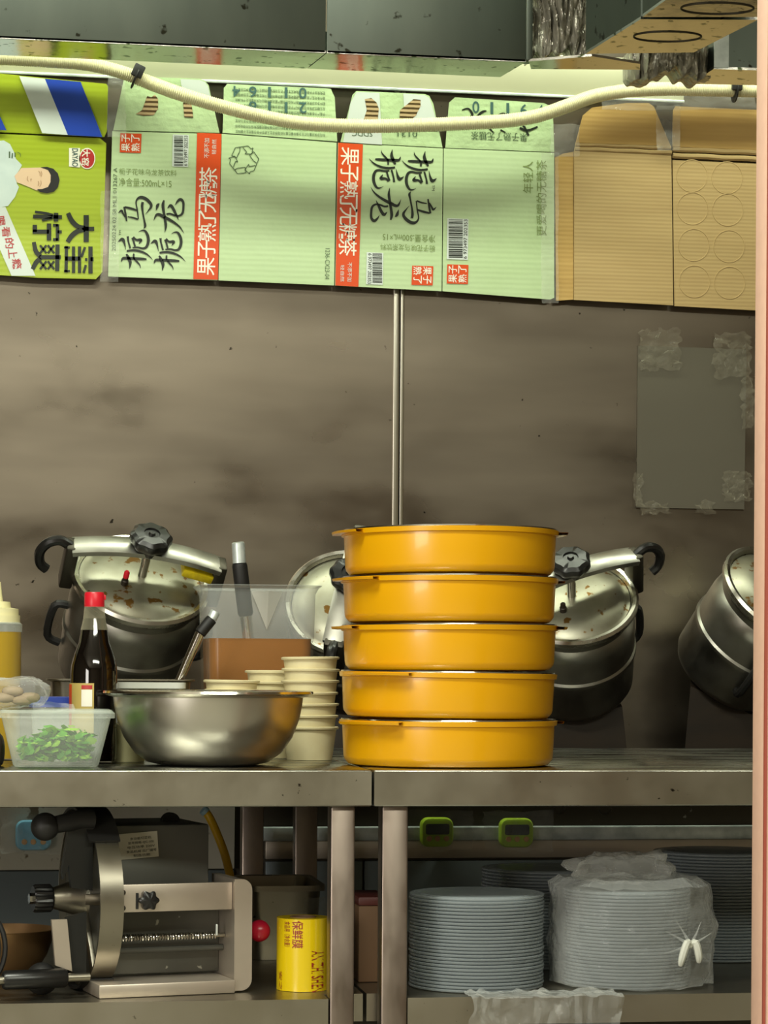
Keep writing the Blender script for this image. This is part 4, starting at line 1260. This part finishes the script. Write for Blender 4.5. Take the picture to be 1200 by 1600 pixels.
# ------------------------------------------------------------------ slicer under the table
org = PZ(180, 1562, ZS)
sl = thing('vegetable_slicer', 'grey bench vegetable slicer with steel hoop, black crank and red ball knob', 'slicer', (org.x, org.y - 0.006, ZS + 0.0005), R(12))
U = 0.852e-3
LX = lambda px: (px - 180) * U
LZ = lambda py: (1562 - py) * 0.812e-3
B = lambda name, m, *a, **k: MB().box(*a, **k).build(name, m, sl, local=True)
B('housing', M['machine_grey'], LX(186), LX(356), 0.10, 0.25, 0.02, LZ(1304), 0.003)
B('back_plate', M['machine_plate'], LX(190), LX(368), 0.088, 0.099, 0.02, LZ(1400), 0.001)
fb = B('front_bar', M['machine_alu'], LX(190), LX(368), 0.03, 0.038, LZ(1433), LZ(1390), 0.001)
for py in (1402, 1426):
    MB().lathe([(0, 0), (0.0035, 0), (0.003, 0.002), (0, 0.0022)], Matrix.Translation((LX(200), 0.03, LZ(py))) @ Matrix.Rotation(R(90), 4, 'X'), 14).build('screw', M['steel_dark'], fb, local=True)
B('slot', M['black_matte'], LX(219), LX(223), 0.0285, 0.031, LZ(1428), LZ(1403))
kb = MB().lathe([(0, 0), (0.009, 0), (0.0115, 0.003), (0.0115, 0.012), (0.009, 0.014), (0, 0.015)], None, 42)
for v in kb.v:
    a_, r_ = math.atan2(v.y, v.x), math.hypot(v.x, v.y)
    if r_ > 0.005:
        g = 1 + 0.13 * math.cos(6 * a_)
        v.x *= g; v.y *= g
kb.v = [(Matrix.Translation((LX(236), 0.029, LZ(1414))) @ Matrix.Rotation(R(90), 4, 'X')) @ v for v in kb.v]
kb.build('star_knob', M['black'], sl, local=True)
# right end plate with rounded right corners
xa, xb, za, zb2, rc = LX(368.5), LX(396), 0.002, LZ(1385), 0.014
pl = [(xa, za), (xb - rc, za)] + [(xb - rc + rc * math.sin(R(a_)), za + rc - rc * math.cos(R(a_))) for a_ in (15, 30, 45, 60, 75, 90)] + [(xb - rc + rc * math.cos(R(a_)), zb2 - rc + rc * math.sin(R(a_))) for a_ in (0, 15, 30, 45, 60, 75, 90)] + [(xa, zb2)]
MB().prism([(x, 0.022, z) for x, z in pl], (0, 0.10, 0)).build('end_plate', M['machine_alu'], sl, local=True)
B('base_bar', M['machine_alu'], LX(160), LX(368), 0.015, 0.10, 0.0, LZ(1541), 0.002)
hel = [(LX(194) + (LX(352) - LX(194)) * k / 640, 0.062 + 0.0042 * math.cos(k * 0.36), LZ(1477) + 0.0042 * math.sin(k * 0.36)) for k in range(641)]
MB().tube(hel, 0.0011, 6).build('spring', M['chrome'], sl, local=True)
MB().tube([(LX(192), 0.062, LZ(1477)), (LX(368), 0.062, LZ(1477))], 0.0026, 10).build('feed_rod', M['steel'], sl, local=True)
MB().tube([(LX(192), 0.07, LZ(1497)), (LX(368), 0.07, LZ(1497))], 0.004, 10).build('guide_rail', M['machine_grey'], sl, local=True)
B('pointer', M['galv'], LX(350), LX(353), 0.05, 0.054, LZ(1476), LZ(1458), 0.001)
# hoop and cutting disc, axis along x
zc_ = LZ(1418)
RH = 0.1125
AX = Matrix.Translation((0, 0.122, zc_)) @ Matrix.Rotation(R(90), 4, 'Y')
MB().lathe([(RH - 0.003, LX(160)), (RH, LX(160)), (RH, LX(195)), (RH - 0.003, LX(195)), (RH - 0.003, LX(160))], AX, 72).build('hoop', M['steel'], sl, local=True)
dsc = MB().lathe([(0, LX(170)), (RH - 0.004, LX(170)), (RH - 0.004, LX(174)), (0, LX(174))], AX, 56).build('cutting_disc', M['machine_plate'], sl, local=True)
for k in range(6):
    a_ = R(25 + 60 * k)
    MB().box(0.022, 0.108, -0.004, 0.010, LX(163), LX(170), 0.001, AX @ Matrix.Rotation(a_, 4, 'Z')).build('blade', M['steel'], dsc, local=True)
MB().lathe([(0, LX(118)), (0.013, LX(118)), (0.024, LX(158)), (0.026, LX(170)), (0, LX(170))], AX, 30).build('hub_cone', M['steel'], sl, local=True)
kn = MB().lathe([(0, LX(90)), (0.016, LX(90)), (0.0175, LX(93)), (0.0175, LX(116)), (0.015, LX(119)), (0, LX(119))], None, 72)
for i, v in enumerate(kn.v):
    a_, r_ = math.atan2(v.y, v.x), math.hypot(v.x, v.y)
    if r_ > 0.012:
        g = 1 + 0.035 * math.cos(18 * a_)
        v.x *= g; v.y *= g
kn.v = [AX @ v for v in kn.v]
kn.build('hub_knob', M['black'], sl, local=True)
MB().lathe([(0, LX(84)), (0.007, LX(84)), (0.007, LX(91)), (0, LX(91))], AX, 6).build('hub_bolt', M['chrome'], sl, local=True)
MB().prism([(LX(96), 0.04, LZ(1442)), (LX(119), 0.04, LZ(1442)), (LX(127), 0.04, LZ(1522)), (LX(102), 0.04, LZ(1512))], (0, 0.006, 0)).build('bracket_arm', M['machine_alu'], sl, local=True)
MB().prism([(LX(119), 0.046, LZ(1440)), (LX(150), 0.046, LZ(1432)), (LX(150), 0.046, LZ(1530)), (LX(122), 0.046, LZ(1522))], (0, 0.008, 0)).build('bracket_plate', M['machine_dark'], sl, local=True)
MB().prism([(LX(124), 0.05, LZ(1300)), (LX(160), 0.05, LZ(1290)), (LX(160), 0.05, LZ(1400)), (LX(128), 0.05, LZ(1395)), (LX(124), 0.05, LZ(1360)), (LX(116), 0.05, LZ(1382)), (LX(114), 0.05, LZ(1370))], (0, 0.01, 0)).build('guard_plate', M['machine_dark'], sl, local=True)
# black cover over the top and foot of the hoop
MB().lathe([(RH + 0.0005, LX(150)), (RH + 0.0035, LX(150)), (RH + 0.0035, LX(196)), (RH + 0.0005, LX(196)), (RH + 0.0005, LX(150))], AX, 24, R(180 - 52), R(180 + 40)).build('hoop_cover', M['black_matte'], sl, local=True) if False else None
for a0, a1 in ((42, 130), (-120, -60)):
    n = 18
    prof = [(RH + 0.0006, LX(150)), (RH + 0.004, LX(150)), (RH + 0.004, LX(197)), (RH + 0.0006, LX(197))]
    v, f = [], []
    for k in range(n + 1):
        a_ = R(a0 + (a1 - a0) * k / n)
        for r_, x_ in prof:
            v.append((x_, 0.122 - r_ * math.cos(a_), zc_ + r_ * math.sin(a_)))
    for k in range(n):
        for j in range(4):
            f.append((k * 4 + j, k * 4 + (j + 1) % 4, (k + 1) * 4 + (j + 1) % 4, (k + 1) * 4 + j))
    f += [(0, 1, 2, 3), (n * 4 + 3, n * 4 + 2, n * 4 + 1, n * 4)]
    MB().add(v, f).build('hoop_cover', M['black_matte'], sl, local=True)
arm = smooth_path([(LX(92), 0.05, LZ(1301)), (LX(106), 0.05, LZ(1297)), (LX(122), 0.052, LZ(1294)), (LX(140), 0.056, LZ(1291)), (LX(160), 0.06, LZ(1292))], 5)
MB().tube(arm, [0.010 + 0.004 * k / len(arm) for k in range(len(arm))], 12).build('crank_arm', M['black_matte'], sl, local=True)
MB().ball((LX(88), 0.05, LZ(1300)), 0.0178, 24).build('crank_knob', M['black_matte'], sl, local=True)
MB().lathe([(0, LX(22)), (0.0105, LX(22)), (0.012, LX(26)), (0.012, LX(112)), (0.010, LX(116)), (0, LX(116))], Matrix.Translation((0, 0.03, LZ(1530))) @ Matrix.Rotation(R(90), 4, 'Y'), 24).build('crank_grip', M['black'], sl, local=True)
MB().tube([(LX(14), 0.03, LZ(1530)), (LX(150), 0.03, LZ(1530))], 0.0055, 12).build('crank_shaft', M['steel'], sl, local=True)
MB().ball((LX(90), 0.07, 0.021), 0.0205, 22).build('rubber_foot', M['black_matte'], sl, local=True)
# knobs along the housing top
for px in (196, 303):
    MB().lathe([(0, 0), (0.0125, 0), (0.0125, 0.01), (0, 0.01)], Matrix.Translation((LX(px + 20), 0.19, LZ(1306))) @ Matrix.Rotation(R(90), 4, 'X'), 24).build('housing_knob', M['black_matte'], sl, local=True)
# rating plate
PLM = Matrix.Translation((LX(244), 0.0992, LZ(1336))) @ Matrix.Rotation(R(-4), 4, 'Y')
rp = MB().box(-0.0265, 0.0265, -0.0008, 0.0004, -0.0165, 0.0165, 0, PLM).build('rating_plate', M['plate_print'], sl, local=True)
for k, tx in enumerate(('多功能切菜机', '型号规格 QC-100', '电压功率 220V', '食品机械 出厂编号', '制造日期')):
    uv, f = text_mesh(tx)
    wdt = (0.028, 0.034, 0.036, 0.04, 0.022)[k]
    MB().add([PLM @ Vector((-wdt / 2 + 0.004 + u * wdt, -0.0012, 0.0095 - k * 0.0055 + v * 0.0035 - 0.002)) for u, v in uv], f).build('lettering', M['ink'], rp, local=True, smooth=False)
MB().tube([(LX(396), 0.06, LZ(1472)), (LX(412), 0.06, LZ(1472))], 0.003, 10).build('ball_stem', M['chrome'], sl, local=True)
MB().tube([(LX(398) + 0.004 * math.cos(k * 0.5), 0.056 , LZ(1472) + 0.011 * math.sin(k * 0.5)) for k in range(14)], 0.0018, 8).build('wire_clip', M['steel_dark'], sl, local=True)
MB().ball((LX(422), 0.06, LZ(1472)), 0.0142, 26).build('red_knob', M['red_ball'], sl, local=True)

# ------------------------------------------------------------------ copper bowl and black rim at the left
YCB = 0.27
c = P(8, 1548, YCB)
zr = P(40, 1452, YCB).z - ZS
rim_r = P(88, 1452, YCB).x - c.x
t = thing('copper_bowl', 'dull copper bowl left of the slicer crank', 'bowl', (c.x, YCB, ZS + 0.0005))
MB().lathe([(0, 0), (rim_r * 0.42, 0), (rim_r * 0.62, zr * 0.15), (rim_r * 0.82, zr * 0.48), (rim_r * 0.96, zr * 0.88), (rim_r * 1.0, zr), (rim_r * 0.985, zr + 0.001), (rim_r * 0.94, zr * 0.88), (rim_r * 0.8, zr * 0.5), (rim_r * 0.6, zr * 0.18), (0, 0.003)], None, 64).build('bowl', M['copper'], t, local=True)
c = P(-62, 1482, 0.06)
t = thing('wire_strainer', 'black round rim of a utensil leaning before the copper bowl', 'strainer', (c.x, 0.06, ZS))
lp_ = [Vector((c.x + 0.055 * math.cos(a_), 0.06 , c.z + (c.z - ZS - 0.004) * math.sin(a_))) for a_ in [2 * math.pi * k / 40 for k in range(41)]]
MB().tube(lp_, 0.0035, 8).build('rim', M['black_matte'], t)
MB().lathe([(0, 0.0), (0.04, 0.004), (0.05, 0.012)], frame((c.x, 0.066, c.z), (1, 0, 0), (0, 0, 1), (0, -1, 0)), 30).build('mesh_bowl', M['steel_dark'], t)

# ------------------------------------------------------------------ cling film roll
YR = 0.115
c = P(473, 1545, YR)
rr_ = (P(514, 1500, YR).x - P(432, 1500, YR).x) / 2
hr = P(473, 1437, YR - 0.03).z - ZS
t = thing('cling_film_roll', 'yellow wrapped cling film roll with red lettering standing on the shelf', 'roll', (c.x, YR, ZS + 0.0005))
MB().lathe([(rr_ * 0.5, 0), (rr_, 0), (rr_, hr), (rr_ * 0.5, hr), (rr_ * 0.5, 0)], None, 56).build('roll', M['film_yellow'], t, local=True)
MB().lathe([(rr_ * 0.44, 0.001), (rr_ * 0.499, 0.001), (rr_ * 0.499, hr + 0.001), (rr_ * 0.44, hr + 0.001), (rr_ * 0.44, 0.001)], None, 32).build('core', M['brown_card'], t, local=True)


def on_cyl(body, px0, px1, py0, py1, way, offset=0.0):
    uv, f = text_mesh(body, offset)
    v = []
    for u, w_ in uv:
        px, py = uv2px(u, w_, (px0, py0, px1, py1), way)
        s = max(-0.99, min(0.99, (px - 473) / 41.5))
        a_ = math.asin(s) - 0.12
        z_ = P(473, py, YR - 0.03).z - ZS
        v.append(((rr_ + 0.0004) * math.sin(a_), -(rr_ + 0.0004) * math.cos(a_), z_))
    MB().add(v, f).build('lettering', M['print_red'], t, local=True, smooth=False)


on_cyl('AN ZHI SHEN', 486, 505, 1486, 1551, 'cw', 0.012)
on_cyl('保鲜膜', 456, 473, 1439, 1482, 'cw', 0.01)
on_cyl('食品用（净含量）', 444, 453, 1441, 1480, 'cw')
on_cyl('安之', 436, 441, 1520, 1550, 'cw')

# steel pan and card box behind the roll
x0, x1 = P(380, 1390, 0.42).x, P(511, 1390, 0.42).x
zt = P(450, 1385, 0.42).z
t = thing('gastro_pan', 'deep steel food pan behind the cling film roll', 'pan', ((x0 + x1) / 2, 0.52, ZS + 0.0005))
hxp, hp_ = (x1 - x0) / 2, zt - ZS
loft([square_loop(hxp - 0.012, 0.085, 0.02, 0), square_loop(hxp - 0.006, 0.092, 0.02, hp_ - 0.008), square_loop(hxp, 0.099, 0.022, hp_ - 0.008), square_loop(hxp, 0.099, 0.022, hp_), square_loop(hxp - 0.007, 0.091, 0.02, hp_ - 0.001), square_loop(hxp - 0.013, 0.084, 0.018, 0.004)], True, True).build('pan_body', M['steel'], t, local=True)
tag(crumple('film_scrap', 470, 508, 1400, 1440, 0.40, M['clear'], None, 0.03, 91, 14, 40, 4.0), 'scrap of clear film against the steel food pan', 'film')
c = P(575, 1545, 0.2)
x0, x1 = P(560, 1500, 0.17).x, P(606, 1500, 0.17).x
zt = P(570, 1416, 0.17).z
t = thing('card_box', 'narrow brown cardboard box with maroon top standing between the table legs', 'box', ((x0 + x1) / 2, 0.22, ZS + 0.0005))
MB().box(x0 - (x0 + x1) / 2, x1 - (x0 + x1) / 2, -0.05, 0.05, 0, zt - ZS, 0.002).build('box_body', M['brown_card'], t, local=True)
MB().box(x0 - (x0 + x1) / 2 - 0.001, x1 - (x0 + x1) / 2 + 0.001, -0.052, 0.052, zt - ZS, zt - ZS + 0.012, 0.003).build('lid', M['maroon'], t, local=True)

# yellow hose behind the slicer
hs_ = smooth_path([P(316, 1264, 0.55), P(326, 1275, 0.55), P(340, 1305, 0.54), P(354, 1345, 0.53), P(364, 1400, 0.52), P(366, 1470, 0.52)], 6)
t = thing('yellow_hose', 'yellow gas hose with pale blue collar hanging behind the slicer', 'hose', P(366, 1470, 0.52))
MB().tube(hs_[4:], 0.0062, 12).build('hose', M['hose_yellow'], t)
MB().tube(hs_[1:5], 0.0072, 12).build('collar', M['pale_blue'], t)

# ------------------------------------------------------------------ kitchen timers in film
def timer(label, film_label, px, py, body_m, y_plane, wpx=52, hpx=46, seed=1, lcd=True, tilt=0):
    c = P(px, py, y_plane)
    s = sc(y_plane)
    hw, hh = wpx * s / 2, hpx * s / 2
    t = thing('kitchen_timer', label, 'timer', c)
    fr = Matrix.Translation(c) @ Matrix.Rotation(R(tilt), 4, 'Y')
    lp_ = [frame_pt for frame_pt in square_loop(hw, hh, min(hw, hh) * 0.55, 0, 6)]
    mb = MB()
    loops = []
    for q, d in ((0.94, 0.009), (1.0, 0.005), (1.0, -0.004), (0.92, -0.009), (0.80, -0.010)):
        loops.append([fr @ Vector((p.x * q, d, p.y * q)) for p in lp_])
    mb = loft(loops, True, True)
    mb.build('case', body_m, t)
    lp2 = square_loop(hw * 0.72, hh * 0.36, hh * 0.14, 0, 4)
    if lcd:
        loft([[fr @ Vector((p.x, d, p.y + hh * 0.22)) for p in lp2] for d in (-0.0095, -0.0112)], True, True).build('screen', M['lcd'], t)
    for k in (-0.5, 0.0, 0.55):
        MB().lathe([(0, 0), (hh * 0.2, 0), (hh * 0.17, 0.002), (0, 0.0022)], fr @ Matrix.Translation((hw * k, -0.0095, -hh * 0.42)) @ Matrix.Rotation(R(90), 4, 'X'), 16).build('button', M['button'], t)
    tag(crumple('film_bag', px - wpx * 0.95, px + wpx * 1.05, py - hpx * 0.72, py + hpx * 0.62, y_plane - 0.014, M['timer_film'], None, 0.012, seed, 20, 45, 4.0), film_label, 'film')
    return t


timer('green kitchen timer nearer the table leg', 'clear film wrapped over the green timer nearer the leg', 682, 1300, M['timer_green'], 0.892, seed=5, tilt=0)
timer('green kitchen timer further along the galvanised rail', 'clear film wrapped over the second green timer', 806, 1301, M['timer_green'], 0.892, seed=6, wpx=54)
timer('pale blue kitchen timer on the white panel', 'clear film wrapped over the blue timer', 52, 1305, M['timer_blue'], 0.90, seed=8, wpx=54, hpx=46, lcd=False)
for px, py, r_ in ((874, 1262, 9), (946, 1264, 9)):
    c = P(px, py, 0.86)
    o = MB().tube([c + Vector((r_ * sc(0.86) * math.cos(R(a_)), 0, r_ * 0.9 * sc(0.86) * math.sin(R(a_)))) for a_ in range(170, 371, 10)], 0.002, 8).build('hook', M['steel_dark'])
    tag(o, 'small metal hook under the table top above the clear dishes' if px > 900 else 'small dark hook under the table top beside the green timer', 'hook')

# ------------------------------------------------------------------ clear lids in stacks
def lid_mesh(Rl):
    pr = [(0, 0.0026), (Rl * 0.84, 0.0026), (Rl * 0.86, 0.0006), (Rl * 0.985, 0.0004), (Rl, 0.0014), (Rl, 0.0030), (Rl * 0.985, 0.0037), (Rl * 0.93, 0.0030), (Rl * 0.86, 0.0030), (Rl * 0.845, 0.0040), (0, 0.0040)]
    o = MB().lathe(pr, None, 56).build('disposable_dish', M['lid_clear'])
    return o


def lid_stack(px, Y, py_top, wpx, label, group, z0=None, seed=0):
    rnd = random.Random(seed)
    c = P(px, 1480, Y)
    Rl = wpx / 2 * sc(Y)
    zt = P(px, py_top, Y).z
    z = ZS + 0.0008 if z0 is None else z0
    pitch = 0.0045
    n = int((zt - z) / pitch)
    src = lid_mesh(Rl)
    for i in range(n):
        o = src if i == 0 else src.copy()
        if i: COL.objects.link(o)
        o.location = (c.x + rnd.uniform(-1, 1) * 0.0007, Y + rnd.uniform(-1, 1) * 0.0007, z + i * pitch)
        tag(o, label, 'dish', group)
    return c, Rl, z + n * pitch


lid_stack(744, 0.125, 1392, 212, 'clear round disposable dish in the tall stack beside the table leg', 'dishes beside the table leg', seed=1)
c2, R2, t2 = lid_stack(978, 0.13, 1385, 205, 'clear round disposable dish stacked inside the knotted clear bag', 'dishes inside the bag', seed=2)
lid_stack(1120, 0.42, 1325, 205, 'clear round disposable dish in the back stack beside the pink post', 'dishes in the back stack by the post', seed=3)
lid_stack(850, 0.36, 1352, 200, 'clear round disposable dish in the back stack behind the bag', 'dishes in the stack behind the bag', seed=4)

# knotted bag around the second stack
bg = thing('knotted_bag', 'clear knotted plastic bag around a stack of clear dishes', 'bag', (c2.x + 0.02, 0.13, ZS + 0.0005))
mb = MB().ball((0, 0, 0), 1.0, 44)
rnd = random.Random(3)
off = Vector((4.1, 2.2, 9.3))
hb2 = (t2 - ZS) / 2
for i, v in enumerate(mb.v):
    m_ = max(math.hypot(v.x, v.y), abs(v.z))
    u_ = v * (0.9 / m_) + v * 0.1
    d = Vector((u_.x * (R2 + 0.017), u_.y * (R2 + 0.015), u_.z * (hb2 + 0.012)))
    if v.x > 0: d.x += 0.016 * v.x
    k = 0.010 * (abs(noise.noise(d * 26 + off)) - 0.2) + 0.005 * noise.noise(d * 60 + off)
    q = d + d.normalized() * k + Vector((c2.x, 0.13, ZS + hb2 + 0.004))
    q.z = max(q.z, ZS + 0.0002)
    mb.v[i] = q
mb.build('bag_film', M['clear'], bg, ang=22)
kp = P(1072, 1474, 0.13 - 0.075)
kp.y = 0.13 - math.sqrt(max(0.0, (R2 + 0.022) ** 2 - (kp.x - c2.x - 0.008) ** 2)) - 0.002
mb = MB()
for ang in (200, 150, 118, 60, 25, -40, -100):
    e = kp + Vector((math.cos(R(ang)) * 0.034, 0.010, math.sin(R(ang)) * 0.034))
    mb.tube([kp, kp + (e - kp) * 0.5 + Vector((0, -0.003, 0)), e], [0.003, 0.0012, 0.0003], 6)
mb.build('gather_folds', M['clear'], bg)
mb = MB()
for dx, dz_ in ((-0.012, -0.026), (0.010, -0.022)):
    mb.tube(smooth_path([kp, kp + Vector((dx * 0.5, -0.006, 0.004)), kp + Vector((dx, -0.004, dz_ * 0.6)), kp + Vector((dx * 1.1, 0.0, dz_))], 4), [0.0025 + 0.0025 * math.sin(k / 12 * 3.0) for k in range(13)], 8)
mb.ball(kp, 0.0042, 14)
mb.build('knot', M['white_plastic'], bg)
blob('bag_top', P(975, 1356, 0.15), (0.075, 0.05, 0.022), 17, M['wrap'], bg, 0.5, 22, 0.9, 26)
# film draped over the shelf edge
fn_ = lambda u, v: None
mb = MB()
off = Vector((7.7, 1.2, 3.3))


def drape(u, v):
    p = P(732 + 235 * u, 1560, 0.0)
    wob = noise.noise(Vector((u * 6, v * 3, 0)) + off)
    if v < 0.35:
        y, z = 0.05 - (v / 0.35) * 0.06, ZS + 0.003
    else:
        y, z = -0.01, ZS + 0.003 - (v - 0.35) / 0.65 * (0.06 - 0.02 * abs(u - 0.6) * 2)
    k = abs(noise.noise(Vector((p.x * 60, 0, z * 25)) + off))
    return Vector((p.x + 0.01 * wob * v, y - 0.02 * k - 0.004, z + 0.008 * max(0, noise.noise(Vector((u * 12, v * 12, 4)))) * (v < 0.45)))


mb.grid(drape, 46, 22)
tag(mb.build('loose_film', M['clear'], ang=25), 'loose clear plastic film draped over the shelf edge below the dishes', 'film')
